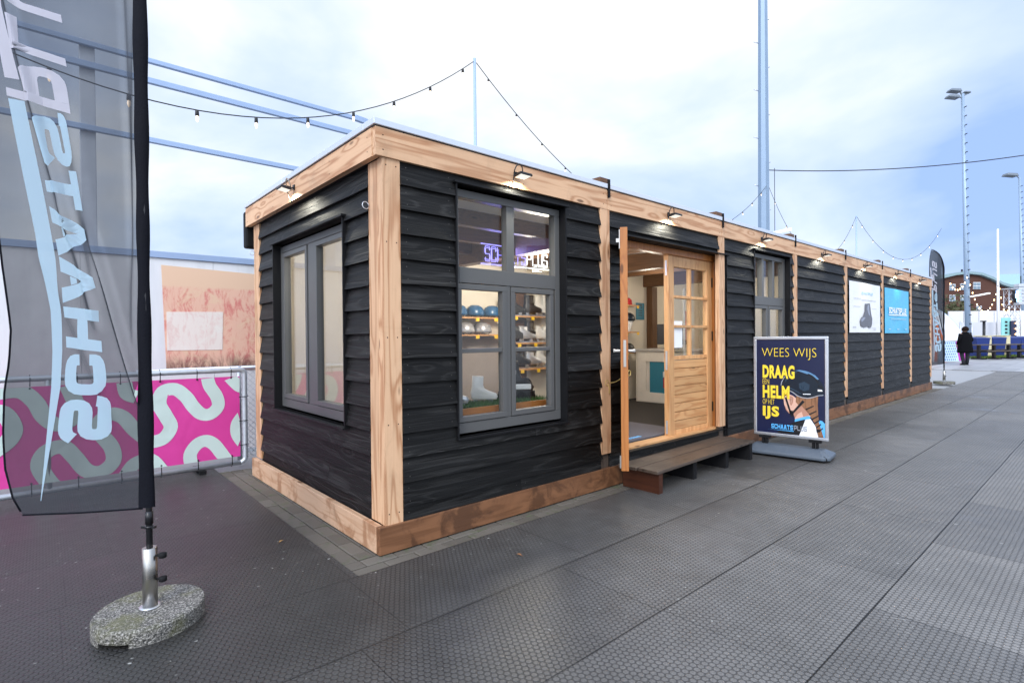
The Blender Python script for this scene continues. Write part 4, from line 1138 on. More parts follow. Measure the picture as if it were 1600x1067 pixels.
# pale steel frame over the yard behind
sf = thing('steel_frame', 'pale blue steel frame of three long beams on a post above the white board wall', 'frame', (-1.19, 4.08, 0))
q = rel(sf)
MB().box(q(-1.26, 4.085, 0), q(-1.13, 4.18, 4.50)).build('post', plain('pale_post', (.50, .54, .60), .5), sf, bevel=.006)
for z, h, xe in ((4.44, .052, 1.75), (4.22, .064, 2.6), (3.565, .058, 2.6)):
    MB().box(q(-6.0, 4.03, z-h/2), q(xe, 4.08, z+h/2)).build('beam', MAT['steelwhite'], sf, bevel=.005)
arc_ = [(1.75+1.0*math.sin(a), 4.04, 3.475+.965*math.cos(a)) for a in [k*math.pi/20 for k in range(11)]]
mb = MB()
for a, b in zip(arc_, arc_[1:]): mb.bar(q(*a), q(*b), .07, .06, up=(0, 1, 0))
mb.build('curved_beam', MAT['steelwhite'], sf)

# ================================================================== string lights, poles, masts
def string_poles(label, x, y, z0, z1):
    o = MB().tube([(x, y, z0), (x, y, z1)], [.026, .02], 10).build('string_pole', MAT['steelwhite'], None, (x, y, z0))
    return tag(o, label, 'pole', 'poles carrying the string lights')
string_poles('thin pale pole behind the roof above the tall window, string lights meeting at its tip', 2.92, 2.80, 0, 5.17)
string_poles('thin pale pole rising behind the far half of the roof, right of the big mast', 18.28, 2.6, 0, 5.19)
def festoon(label, A, B, sag, n, on, first=.5, bscale=1.0, wire=.0055, every=1):
    A = Vector(A); B = Vector(B)
    def P(t): p = A+(B-A)*t; return Vector((p.x, p.y, p.z-4*sag*t*(1-t)))
    t = thing('string_lights', label, 'string lights', tuple(A), 0, 'festoons of bulbs')
    loc = Vector(A)
    MB().tube([P(k/40)-loc for k in range(41)], wire, 6).build('wire', MAT['wirecable'], t)
    b0 = None
    for k in range(n):
        p = P((k+first)/n)-loc
        if b0 is None:
            mb = MB().lathe([(.012*bscale, 0), (.016*bscale, -.01*bscale), (.018*bscale, -.05*bscale), (.014*bscale, -.055*bscale)][::-1], 8)
            b0 = mb.build('socket', MAT['wirecable'], t)
            g = MB().lathe([(.004*bscale, -.112*bscale), (.010*bscale, -.098*bscale), (.0145*bscale, -.082*bscale), (.013*bscale, -.066*bscale), (.010*bscale, -.055*bscale)], 8).build('bulb', on, b0)
            b0.location = p
        else:
            c = b0.copy(); C.objects.link(c); c.location = p
            d = g.copy(); C.objects.link(d); d.parent = c
    return t
festoon('bulb string sagging across the sky from behind the charcoal flag to the pole tip', (2.90, 2.8, 5.12), (-4.5, 2.6, 5.12), 1.62, 14, MAT['bulb_pale'], .35, 1.0)
festoon('bulb string from the pole tip down behind the roof and up to the mast', (2.95, 2.8, 5.12), (12.55, 3.0, 5.20), 1.75, 18, MAT['bulb_pale'], .4, .72)
festoon('bulb string from the big mast down behind the roof to the second thin pole', (12.70, 3.0, 5.20), (18.28, 2.6, 5.17), 1.6, 9, MAT['bulb_pale'], .5, .72)
festoon('bulb string from the second thin pole out past the far end of the hut', (18.30, 2.6, 5.17), (24.5, 1.5, 5.4), 1.3, 9, MAT['bulb_pale'], .5, .72)
# big mast
ms = thing('mast', 'tall pale steel mast with climbing pegs rising behind the hut roof', 'mast', (12.66, 3.12, 0))
MB().lathe([(.165, 0), (.15, 4), (.135, 7), (.115, 11), (.09, 16)], 8, smooth=False).build('shaft', plain('mast_steel', (.21, .29, .39), .45, .2, .12, 3), ms)
for k in range(24):
    mb = MB()
    z = .9+.62*k; r_ = .165-.0047*z; sx = -1 if k % 2 else .45
    d_ = Vector((-.74, .66, 0)) if k % 2 else Vector((.75, -.66, 0))
    L_ = .12 if k % 2 else .04
    mb.tube([tuple(d_*(r_-.02)+Vector((0, 0, z))), tuple(d_*(r_+L_)+Vector((0, 0, z+.045 if k % 2 else z)))], .012, 6)
    mb.build('climbing_peg', MAT['galv'], ms)
MB().tube([tuple(Vector((.19, -.2, z))) for z in (0, 3, 5.7)], .008, 6).build('down_cable', MAT['wirecable'], ms)
# overhead cable from the mast to the right
A = at(1199, 266, 14); pts = []
for t_ in [k/24 for k in range(25)]:
    B = at(1700, 226, 13.2); p = A+(B-A)*t_; pts.append(p+Vector((0, 0, -.42*4*t_*(1-t_)*.55)))
tag(MB().tube(pts, .012, 6).build('overhead_cable', MAT['wirecable']), 'dark cable stretched across the sky from the big mast to the right edge', 'cable')
# lamp masts on the right
def lamp_mast(label, depth, px0, py0, px1, r0, heads):
    base = at(px1, 520, depth); base.z = 0; top = at(px0, py0, depth)
    t = thing('floodlight_mast', label, 'lamp mast', tuple(base), 0, 'floodlight masts')
    tp = top-base
    MB().tube([(0, 0, 0), tuple(tp*.5), tuple(tp)], [r0, r0*.8, r0*.55], 12).build('shaft', MAT['mastblue'], t)
    for k in range(26):
        p = tp*(.08+.9*k/26); MB().tube([tuple(p+Vector(tuple(RI*-.0-FW*r0*.75))), tuple(p+Vector(tuple(-FW*(r0+.12))))], .03, 6).build('climbing_peg', MAT['blackmetal'], t)
    for (dx, dz, s) in heads:
        c = tp+Vector(tuple(RI*dx))+Vector((0, 0, dz)); r_ = Vector(tuple(RI)); f_ = Vector(tuple(FW)); u_ = Vector((0, 0, 1))
        mb = MB(); mb.hexa([tuple(c+r_*a*s+f_*b*s+u_*z*s) for a, b, z in ((-.75,-.4,-.10), (.55,-.4,-.22), (.55,.4,-.22), (-.75,.4,-.10))],
                           [tuple(c+r_*a*s+f_*b*s+u_*z*s) for a, b, z in ((-.6,-.35,.16), (.45,-.35,.12), (.45,.35,.12), (-.6,.35,.16))])
        mb.bar(tuple(c+r_*.5*s), tuple(tp+Vector((0, 0, -.2+dz*.3))), .08, .08)
        mb.build('lamp_head', MAT['headgrey'], t, bevel=.03)
    return t
MAT['headgrey'] = plain('lamp_head_grey', (.16, .19, .22), .45, .3)
MAT['mastblue'] = plain('blue_grey_mast_steel', (.27, .36, .47), .45, .2, .08)
lamp_mast('tall floodlight mast with two rows of lamp heads left of the brick building', 35, 1504, 147, 1513, .165, [(-.5, .2, .58), (-.62, -.2, .58), (.3, .1, .34)])
lamp_mast('farther floodlight mast with a single lamp head at the right picture edge', 50, 1593, 277, 1600, .17, [(-.8, .2, .85)])
b_ = at(1560, 530, 42); b_.z = 0
tag(MB().tube([tuple(b_), tuple(at(1559, 358, 42))], [.11, .06], 10).build('white_pole', MAT['white'], None, tuple(b_)), 'plain white flagpole in front of the long white wall', 'pole')
# strip lamps
def strip_lamp(label, loc, dirv, L_, rise, rod):
    t = thing('strip_lamp', label, 'lamp', loc, 0, 'long strip lamps on arms')
    d = Vector(dirv).normalized()
    a = Vector((0, 0, rod)); b = a+d*L_+Vector((0, 0, rise))
    MB().bar(tuple(a), tuple(b), L_*.17, L_*.07).build('cover', MAT['tube_on'], t, bevel=.01)
    MB().tube([(0, 0, 0), tuple(a+d*.05)], .018, 8).build('arm', MAT['galv'], t)
strip_lamp('pale strip lamp sticking up over the roof edge of the hut near the big mast', (6.15, .35, 2.70), (.95, -.25, 0), .62, .14, .06)

# ================================================================== things inside the shop
def panel_lamp(label, x, y, energy=17):
    t = thing('ceiling_lamp', label, 'lamp', (x, y, 2.42), 0, 'ceiling light panels')
    MB().box((-.30, -.30, -.012), (.30, .30, .0145)).build('frame', MAT['white'], t)
    MB().box((-.28, -.28, -.016), (.28, .28, -.0125)).build('diffuser', MAT['panel_on'], t)
    ld = bpy.data.lights.new('panel_fill_light', 'POINT'); ld.shadow_soft_size = .12; ld.energy = energy; ld.color = (1, .89, .74)  # bare lamp hung below the panel, added to brighten the ceiling too
    lo = bpy.data.objects.new('panel_fill_light', ld); C.objects.link(lo); lo.parent = t; lo.location = (0, 0, -.42)
    return t
panel_lamp('square lit ceiling panel seen through the right top pane of the tall window', 2.62, 1.25, 44)
panel_lamp('square lit ceiling panel seen through the open door', 5.18, 1.55, 11)
panel_lamp('square lit ceiling panel at the far end of the room behind the second window', 7.2, 1.3, 9)
panel_lamp('added square ceiling panel lighting the bay behind the two-light end window', 0.62, 1.50, 9)  # added lamp, lights the bay behind the end window
# neon sign
MAT['acryl'] = glass('clear_acrylic')
ng = thing('neon_sign', 'glowing blue and white SCHAATSPLUS neon sign hanging from a ceiling joist', 'neon sign', (2.245, 1.215, 2.10))
mb = MB(); mw = MB()
def tubeglyph(mbx, qs):
    for q_ in qs:
        p = [(-.45+u*.80, -.02, -.02+v) for u, v in q_]
        mbx.tube(p, .0036, 6)
n_ = 11; cw = 1.12/(n_+(n_-1)*.22)
OUT = {'S': [(1,.8),(.9,1),(.1,1),(0,.85),(0,.62),(.1,.5),(.9,.5),(1,.38),(1,.15),(.9,0),(.1,0),(0,.2)], 'C': [(1,.75),(.9,1),(.1,1),(0,.85),(0,.15),(.1,0),(.9,0),(1,.25)],
       'H': [(0,0),(0,1),(0,.5),(1,.5),(1,1),(1,0)], 'A': [(0,0),(.5,1),(1,0),(.78,.4),(.22,.4)], 'T': [(0,1),(.5,1),(.5,0),(.5,1),(1,1)], 'P': [(0,0),(0,1),(.9,1),(1,.85),(1,.6),(.9,.45),(0,.45)],
       'L': [(0,1),(0,0),(1,0)], 'U': [(0,1),(0,.12),(.1,0),(.9,0),(1,.12),(1,1)]}
for i, ch in enumerate('SCHAATSPLUS'):
    for o_, sc_ in ((0, 1.0), (.018, .78)):
        tubeglyph(mb if i < 7 else mw, [[(cw*(i*1.22)+cw*(p[0]*sc_+(1-sc_)/2), .04+.15*(p[1]*sc_+(1-sc_)/2)) for p in OUT[ch]]])
mb.tube([(-.50, -.02, -.010), (.08, -.02, -.006)], .0065, 6); mw.tube([(.08, -.02, -.006), (.50, -.02, -.002)], .0065, 6)
mb.tube([(-.50, -.02, .192), (0, -.02, .192)], .005, 6); mw.tube([(0, -.02, .192), (.50, -.02, .192)], .005, 6)
MB().box((-.53, -.008, -.03), (.53, -.001, .1995)).build('backing', MAT['acryl'], ng)
mb.build('blue_tubes', MAT['neon_blue'], ng); mw.build('white_tubes', MAT['neon_white'], ng)
ld = bpy.data.lights.new('neon_glow', 'AREA'); ld.shape = 'RECTANGLE'; ld.size = .5; ld.size_y = .15; ld.energy = 2.5; ld.color = (.25, .25, 1)
lo = bpy.data.objects.new('neon_glow', ld); C.objects.link(lo); lo.parent = ng; lo.location = (-.25, -.10, .10); lo.rotation_euler = (R(-90), 0, 0)

def shelf(label, x0, x1, z, depth=.24, grp='wall shelves in the shop'):
    t = thing('wall_shelf', label, 'shelf', ((x0+x1)/2, 2.456, z), 0, grp); h = (x1-x0)/2
    MB().box((-h, -depth, -.02), (h, -.0005, 0)).build('board', MAT['pineX'], t)
    k = 0; x = -h+.10
    while x < h-.05:
        MB().box((x, -depth-.006, -.055), (x+.055, -depth-.001, -.012)).build('price_card', MAT['yellow'], t); x += .30
def skate(label, loc, rz, boot, blade, tall, grp='skates on display'):
    t = thing('ice_skate', label, 'skate', loc, rz, grp)
    # profile along local x (toe +x), extruded and rounded in y
    base = .05
    prof = [(-.11, 0), (.15, 0), (.165, .03), (.15, .06), (.08, .085), (.03, .11), (.01, .15 if tall else .13), (.015, .24 if tall else .17), (-.10, .25 if tall else .18), (-.105, .14), (-.12, .07)]
    mb = MB(); ws = [(-.030, .80), (-.036, .97), (0, 1.0), (.036, .97), (.030, .80)]
    ys = [-.034, -.022, .022, .034]; sc_ = [.86, 1, 1, .86]; n = len(prof); vs = []
    for y, s in zip(ys, sc_):
        for (x, z) in prof: vs.append(((x-.01)*s+.01, y, base+.09+(z-.09)*s))
    fs = [tuple(range(n)), tuple(range(3*n, 4*n))[::-1]]
    for k in range(3):
        for i in range(n): fs.append((k*n+i, (k+1)*n+i, (k+1)*n+(i+1)%n, k*n+(i+1)%n))
    mb.add(vs, fs, 0, True); mb.build('boot', boot, t)
    if loc[1] < 1: t.scale = (.78, .78, .78)
    mb = MB(); mb.box((-.15, -.003, .0), (.19, .003, .018)); mb.box((-.09, -.008, .018), (-.05, .008, .052)); mb.box((.07, -.008, .018), (.12, .008, .052)); mb.build('blade', blade, t)
    return t
def helmet(label, loc, rz, mat, grp='helmets on display'):
    t = thing('helmet', label, 'helmet', loc, rz, grp)
    prof = [(.001, .155), (.05, .15), (.09, .125), (.112, .08), (.118, .04), (.112, .02), (.10, .02)]
    MB().lathe(prof[::-1], 18, sx=1.18, sy=.92).build('shell', mat, t)
    MB().tube([(.04, .10, .03), (.02, .07, -.0), (.0, 0, .012), (.02, -.07, 0), (.04, -.10, .03)], .006, 6).build('strap', MAT['rubber'], t)
    return t
# back wall behind the tall window
MB_ = MB().box((2.33, 2.428, .30), (3.02, 2.458, 1.37)); tag(MB_.build('display_board', MAT['beige'] if 'beige' in MAT else plain('greige_board', (.36, .31, .28), .7)), 'tall greige board leaning on the back wall under the helmet shelf', 'board')
shelf('upper wooden shelf carrying blue helmets behind the left half of the tall window', 2.05, 2.95, 1.60)
shelf('upper wooden shelf with dark skate boots behind the right half of the tall window', 3.00, 4.05, 1.63)
shelf('middle wooden shelf with skates behind the right half of the tall window', 3.05, 4.05, 1.27)
shelf('lower wooden shelf with a white skate behind the right half of the tall window', 3.10, 4.05, .92)
hm0 = None
for lb, x, m_ in (('leftmost blue helmet on the upper shelf behind the tall window', 2.25, 'helmetblue'), ('middle blue helmet on the upper shelf behind the tall window', 2.52, 'helmetblue'), ('rightmost dark helmet on the upper shelf behind the tall window', 2.80, 'helmetblue')):
    hm0 = helmet(lb, (x, 2.32, 1.60), 0, MAT[m_]) if hm0 is None else dup(hm0, (x, 2.32, 1.60), .2, lb)
xs_ = [('white low boot half hidden at the left edge of the upper right shelf', 3.05, 1.63, 'whiteboot', False), ('white tall boot crowded between dark boots on the upper right shelf', 3.66, 1.63, 'whiteboot', True),
      ('silver low skate between dark skates on the middle right shelf', 3.36, 1.27, 'silver', False), ('white low skate crowded right of the tall dark skate on the middle right shelf', 3.66, 1.27, 'whiteboot', False),
      ('silver low skate in the middle of the lowest right shelf', 3.48, .92, 'silver', False), ('dark low skate at the right edge of the lowest right shelf', 3.90, .92, 'darkboot', False)]
for lb, x, z, m_, tl in xs_: skate(lb, (x, 2.30, z), random.uniform(-.3, .3), MAT[m_], MAT['steel'], tl)
shelf('second shelf under the blue helmets with two grey helmets, behind the tall window', 2.05, 2.95, 1.385)
helmet('left grey helmet on the second shelf under the blue helmets', (2.36, 2.32, 1.385), 0, MAT['silver']); helmet('right grey helmet on the second shelf under the blue helmets', (2.64, 2.32, 1.385), .2, MAT['silver'])
sk = [('dark tall skate boot at the left of the upper right shelf', 3.18, 1.63, 'darkboot', True), ('dark tall skate boot in the middle of the upper right shelf', 3.50, 1.63, 'darkboot', True), ('white skate boot at the right of the upper right shelf', 3.82, 1.63, 'whiteboot', True),
      ('dark low skate at the left of the middle right shelf', 3.22, 1.27, 'darkboot', False), ('dark tall skate in the middle of the middle right shelf', 3.50, 1.27, 'darkboot', True), ('white low skate at the right of the middle right shelf', 3.82, 1.27, 'whiteboot', False),
      ('dark low skate at the left of the lowest right shelf', 3.30, .92, 'darkboot', False), ('white skate at the right of the lowest right shelf', 3.68, .92, 'whiteboot', True)]
for lb, x, z, m_, tl in sk: skate(lb+' behind the tall window', (x, 2.32, z), random.uniform(-.25, .25), MAT[m_], MAT['steel'], tl)
ts = thing('wood_partition', 'tall brown timber post between the shelves behind the tall window', 'post', (3.38, 2.41, .28))
MB().box((-.13, -.005, 0), (.10, .03, 1.92)).build('plank', MAT['beamZ'], ts)
# window ledge with artificial grass
lg = thing('window_ledge', 'low ledge covered with artificial grass just inside the tall window', 'ledge', (1.12, .30, .28))
MB().box((-.60, -.14, 0), (.60, .20, .52)).build('box', MAT['offwhite'], lg)
MB().box((-.60, -.158, .48), (.60, -.142, .54)).build('front_edge', MAT['doorX'], lg)
mb = MB(); rn = random.Random(5)
for k in range(5200):
    x, y = rn.uniform(-.59, .59), rn.uniform(-.138, .195); h = rn.uniform(.02, .05); a = rn.uniform(0, 6.28); dx, dy = math.cos(a)*.0025, math.sin(a)*.0025; lx, ly = rn.uniform(-.012, .012), rn.uniform(-.012, .012)
    mb.add([(x-dx, y-dy, .519), (x+dx, y+dy, .519), (x+lx, y+ly, .52+h)], [(0,1,2)])
g_ = mb.build('artificial_grass', plain('plastic_grass', (.035, .10, .02), .5, 0, .3, 20), lg); g_['kind'] = 'stuff'
skate('silver skate at the left on the grass ledge inside the tall window', (.80, .36, .80), -.75, MAT['silver'], MAT['steel'], True)
skate('white skate standing in the middle of the grass ledge inside the tall window', (1.12, .40, .80), -.6, MAT['whiteboot'], MAT['steel'], True)
def inline_skate(label, loc, rz):
    t = thing('inline_skate', label, 'inline skate', loc, rz, 'skates on display')
    prof = [(-.11, .09), (.14, .09), (.16, .12), (.13, .16), (.05, .20), (.03, .25), (.02, .34), (-.10, .35), (-.11, .22)]
    mb = MB(); n = len(prof); vs = []
    for y, s in ((-.045, .85), (-.03, 1), (.03, 1), (.045, .85)):
        for x, z in prof: vs.append((x*s, y, .21+(z-.21)*s))
    fs = [tuple(range(n)), tuple(range(3*n, 4*n))[::-1]]
    for k in range(3):
        for i in range(n): fs.append((k*n+i, (k+1)*n+i, (k+1)*n+(i+1)%n, k*n+(i+1)%n))
    mb.add(vs, fs, 0, True); mb.build('boot', MAT['darkboot'], t)
    mb = MB(); mb.box((-.115, -.05, .22), (.0, .05, .275)); mb.box((-.06, -.052, .10), (.13, .052, .15)); mb.build('cuff', MAT['whiteboot'], t, bevel=.012)
    mb = MB(); mb.box((-.15, -.012, .05), (.17, .012, .088)); mb.build('chassis', MAT['blackmetal'], t)
    for x in (-.12, -.04, .05, .135): MB().tube([(x, -.012, .040), (x, .012, .040)], .040, 16).build('wheel', MAT['rubber'], t)
inline_skate('black and white inline skate at the right end of the grass ledge', (1.45, .36, .80), -.5)
wr = thing('wheel_set', 'dark wheels standing behind the inline skate at the right of the window', 'wheels', (1.66, .52, .285))
MB().box((-.08, -.08, 0), (.08, .08, .50)).build('stand', MAT['offwhite'], wr)
mb = MB()
for k in (-1, 1):
    mb.tube([(k*.06+.0, .075*math.cos(a), .60+.085*math.sin(a)) for a in [i*math.pi/8 for i in range(17)]], .014, 8)
mb.tube([(-.06, 0, .60), (.06, 0, .60)], .02, 8); mb.bar((-.06, 0, .515), (-.06, 0, .67), .012, .02); mb.bar((.06, 0, .515), (.06, 0, .67), .012, .02)
mb.build('wheel', MAT['rubber'], wr)
# counter
ct = thing('counter', 'cream shop counter with a teal recessed front seen through the open door', 'counter', (6.1, 1.35, .28))
mb = MB(); mb.box((-.36, -.75, 0), (.40, .85, .82)); mb.build('body', plain('counter_paint', (.62, .57, .50), .5), ct)
MB().box((-.40, -.79, .821), (.44, .89, .856)).build('top', plain('counter_top', (.40, .38, .36), .4), ct, bevel=.004)
mb = MB(); mb.box((-.372, -.62, .12), (-.3605, .58, .70)); mb.build('teal_panel', MAT['teal'], ct)
mb = MB(); rectframe(mb, lambda s, d, z: (-.361-d, s, z), -.745, .80, .01, .812, .155, .0, .022); mb.build('front_frame', plain('frame_paint', (.66, .61, .54), .5), ct, bevel=.004)
tg = thing('red_gloves', 'pair of red gloves on a white card hanging on the teal counter front', 'gloves', (5.722, 1.62, .53))
mb = MB()
mb.box((-.012, -.055, 0), (.002, -.005, .17)); mb.box((-.012, .005, 0), (.002, .055, .16)); mb.build('glove', MAT['red'], tg, bevel=.012)
MB().box((-.006, -.05, .171), (-.001, .06, .255)).build('card', MAT['paper'], tg)
mn = thing('monitor', 'black monitor seen from behind on the cream counter', 'monitor', (6.05, 1.72, 1.137), .35)
MB().box((-.025, -.24, .07), (.02, .24, .40)).build('screen', MAT['blackmetal'], mn, bevel=.01)
mb = MB(); mb.box((-.09, -.12, 0), (.09, .12, .012)); mb.box((-.01, -.03, .012), (.012, .03, .10)); mb.build('stand', MAT['blackmetal'], mn)
tp = thing('wall_notice', 'small teal notice on the cream back wall beside the dark post', 'poster', (6.22, 2.456, 1.63))
mb = MB(); mb.box((-.12, -.005, 0), (.12, -.001, .29)); mb.build('sheet', MAT['teal'], tp)
mb = MB()
for (u, z) in ((-.06, .25), (-.02, .25), (.02, .25), (-.05, .21), (.03, .21)): mb.box((u, -.0065, z-.012), (u+.03, -.0052, z+.012))
for z in (.15, .11, .07): mb.box((-.05, -.0065, z), (.06, -.0052, z+.012))
mb.build('lettering', MAT['blackprint'], tp)
shelf('top small shelf with a red cap left of the teal notice, seen through the door', 5.45, 5.92, 1.86, .2, 'small shelves by the counter')
shelf('second small shelf with a dark helmet on a white head, seen through the door', 5.45, 5.92, 1.42, .2, 'small shelves by the counter')
shelf('third small shelf with a black helmet just above the counter, seen through the door', 5.45, 5.92, 1.08, .2, 'small shelves by the counter')
cp = thing('cap', 'red cap on the top small shelf inside the door', 'cap', (5.70, 2.35, 1.86))
MB().lathe([(.001, .12), (.05, .115), (.085, .08), (.095, .0)][::-1], 16).build('crown', MAT['red'], cp)
mb = MB(); mb.hexa([(-.02,-.07,.0),(.17,-.05,.0),(.17,.05,.0),(-.02,.07,.0)], [(-.02,-.07,.012),(.17,-.05,.006),(.17,.05,.006),(-.02,.07,.012)]); mb.build('peak', MAT['red'], cp)
hh = helmet('dark helmet on a white mannequin head on the second small shelf inside the door', (5.72, 2.34, 1.58), 0, MAT['helmdark'])
MB().lathe([(.05, -.16), (.045, -.10), (.07, -.05), (.08, .01), (.075, .06), (.04, .10)], 14).build('mannequin_head', MAT['white'], hh)
helmet('black helmet on the third small shelf inside the door', (5.70, 2.34, 1.08), 0, MAT['darkboot'])
bg = thing('shoulder_bag', 'small black bag hanging on the cream wall below the shelves inside the door', 'bag', (5.76, 2.44, .72))
mb = MB(); mb.hexa([(-.05,-.06,0),(.06,-.06,0),(.06,-.005,0),(-.05,-.005,0)], [(-.04,-.05,.24),(.05,-.05,.24),(.05,-.005,.24),(-.04,-.005,.24)]); mb.build('pouch', MAT['rubber'], bg, bevel=.015)
MB().tube([(-.03, -.01, .24), (-.01, -.008, .32), (.01, -.008, .32), (.04, -.01, .24)], .006, 6).build('strap', MAT['rubber'], bg)
dm = thing('door_mat', 'grey entrance mat just inside the open door', 'mat', (3.1, .62, .281))
MB().box((-.62, -.42, 0), (.75, .32, .012)).build('pile', plain('grey_mat', (.10, .095, .11), .95, 0, .15, 40, .3), dm)
mb = MB()
for k in range(9): mb.box((-.45+.055*k, -.36, .0121), (-.41+.055*k, -.31, .0135))
mb.build('print', MAT['bluelogo'], dm)
ds = thing('display_stand', 'white poster stand with an orange figure eight behind the glazed door leaf', 'poster stand', (5.12, .95, .282), .55)
MB().box((-.24, -.012, .35), (.24, .012, 1.70)).build('sheet', MAT['paper'], ds)
mb = MB()
for zc in (1.30, 1.10): mb.tube([(.08*math.cos(a), -.016, zc+.09*math.sin(a)) for a in [k*math.pi/10 for k in range(21)]], .018, 8, cap=False)
mb.build('figure', plain('orange_print', (.75, .14, .02), .5), ds)
mb = MB(); mb.box((-.22, -.16, 0), (.22, .16, .03)); mb.box((-.03, -.01, .03), (.03, .01, .349)); mb.build('stand', MAT['blackmetal'], ds)

# ================================================================== background, right
# long white wall and things behind the yard
def cam_box(mb, x0, y0, x1, y1, depth, thick, mi=0):
    """upright slab facing the yard between two photo corners at one distance"""
    a, b, c, d = at(x0, y1, depth), at(x1, y1, depth), at(x1, y0, depth), at(x0, y0, depth); f_ = Vector(tuple(FW))*thick
    mb.hexa([a, b, b+f_, a+f_], [d, c, c+f_, d+f_], mi)
mb = MB(); A = at(1482, 530, 46); B = at(1720, 530, 46)
A.z = B.z = 0; d_ = (B-A).normalized(); MAT['wallwhite'] = plain('far_wall_white', (.60, .60, .61), .7, 0, .10, .7); n_ = Vector((-d_.y, d_.x, 0))
for k in range(10):
    p = A+d_*((B-A).length*k/10+.03); q2 = A+d_*((B-A).length*(k+1)/10-.03)
    mb.hexa([p, q2, q2+n_*.1, p+n_*.1], [v+Vector((0, 0, 3.25)) for v in (p, q2, q2+n_*.1, p+n_*.1)])
tag(mb.build('white_wall', MAT['wallwhite'], None), 'long white panelled wall across the far end of the yard', 'wall')
# low grey-white site panels in front of it
for i, (xa, xb, lb) in enumerate(((1500, 1536, 'left light grey site panel in front of the long white wall'), (1537, 1577, 'right light grey site panel in front of the long white wall'))):
    pa_ = at(xa, 530, 43); pb_ = at(xb, 530, 43); pa_.z = pb_.z = 0; dq = pb_-pa_; nq = Vector((-dq.y, dq.x, 0)).normalized()
    t = thing('site_panel', lb, 'fence panel', tuple(pa_), 0, 'site panels before the white wall')
    hq = at(1537, 503.5, 43).z
    MB().hexa([(0,0,.1), tuple(dq+Vector((0,0,.1))), tuple(dq+nq*.05+Vector((0,0,.1))), tuple(nq*.05+Vector((0,0,.1)))], [(0,0,hq), tuple(dq+Vector((0,0,hq))), tuple(dq+nq*.05+Vector((0,0,hq))), tuple(nq*.05+Vector((0,0,hq)))]).build('sheet', plain('panel_grey_%d' % i, (.50-.03*i, .51-.03*i, .54-.03*i), .6, 0, .08, .8), t)
    for u in (0, .5, 1): MB().tube([tuple(dq*u-nq*.05), tuple(dq*u-nq*.05+Vector((0, 0, hq+.05)))], .04, 6).build('post', MAT['galv'], t)
# brick building with a curved roof
bb = thing('brick_building', 'brown brick building with a curved pale green roof beyond the white wall', 'building', (0, 0, 0))
def bp(x, y, dd=0): return at(x, y, 72+dd)
top = [(1440, 441), (1470, 436), (1490, 431), (1510, 429), (1530, 431), (1548, 438), (1562, 446), (1575, 450), (1600, 450), (1660, 449)]
mb = MB(); f_ = Vector(tuple(FW))*9
fr = [bp(x, y) for x, y in top]; lo_ = [Vector((v.x, v.y, 0)) for v in fr]
vs = fr+lo_+[v+f_ for v in fr]+[v+f_ for v in lo_]; n = len(fr); fs = []
for i in range(n-1): fs += [(n+i, n+i+1, i+1, i), (3*n+i+1, 3*n+i, 2*n+i, 2*n+i+1)]
fs += [(n, 0, 2*n, 3*n), (2*n-1, 4*n-1, 3*n-1, n-1)]
def brick():
    t = NT('brown_brick'); v = t.obj(); f = t.noise(v, 1.2, 5, .7); g = t.noise(v, 9, 3, .7)
    c = t.mix(t.m('MULTIPLY_ADD', g, .6, t.m('MULTIPLY', f, .4)), (.060, .030, .024), (.115, .058, .044)); t.bsdf(c, .9, spec=.1); return t.mat
mb.add(vs, fs); mb.build('wall', brick(), bb)
mb = MB(); vs = []
for v in fr: vs += [v-Vector(tuple(FW))*.5+Vector((0, 0, .05)), v+f_+Vector((0, 0, .05)), v+f_+Vector((0, 0, .40)), v-Vector(tuple(FW))*.5+Vector((0, 0, .40))]
fs = [(0,1,2,3)]+[(4*i+q_, 4*i+(q_+1)%4, 4*(i+1)+(q_+1)%4, 4*(i+1)+q_) for i in range(n-1) for q_ in range(4)]+[(4*n-1,4*n-2,4*n-3,4*n-4)]
mb.add(vs, fs); rf = mb.build('roof', plain('copper_green', (.20, .29, .31), .6), bb)
mb = MB(); p1, p2 = bp(1556, 447, 1), bp(1560, 432, 7); p3, p4 = bp(1640, 430, 7), bp(1640, 449, 1)
mb.prism([(0, 0), (1, 0), (1, 1), (0, 1)], lambda u, v, w: tuple((p1*(1-u)+p4*u)*(1-v)+(p2*(1-u)+p3*u)*v+Vector((0, 0, w))), .3); mb.build('roof_slope', plain('copper_pale', (.27, .42, .44), .6), bb)
MB().tube([tuple(bp(1503, 430)), tuple(bp(1503, 421))], .12, 6).build('vent_pipe', MAT['blackmetal'], bb)
for (x0, y0, x1, y1) in ((1484, 444, 1493, 454), (1501, 443, 1508, 453), (1521, 441, 1532, 452), (1484, 461, 1493, 471), (1501, 461, 1508, 470), (1526, 478, 1534, 485)):
    mb = MB(); cam_box(mb, x0, y0, x1, y1, 71.9, .08); w_ = mb.build('window', MAT['white'], bb)
    mb = MB()
    for k in range(2):
        for j in range(2): cam_box(mb, x0+.6+(x1-x0)*k/2, y0+.7+(y1-y0)*j/2, x0-.3+(x1-x0)*(k+1)/2, y0-.3+(y1-y0)*(j+1)/2, 71.85, .04)
    mb.build('pane', plain('dull_glass', (.16, .22, .27), .15), w_)
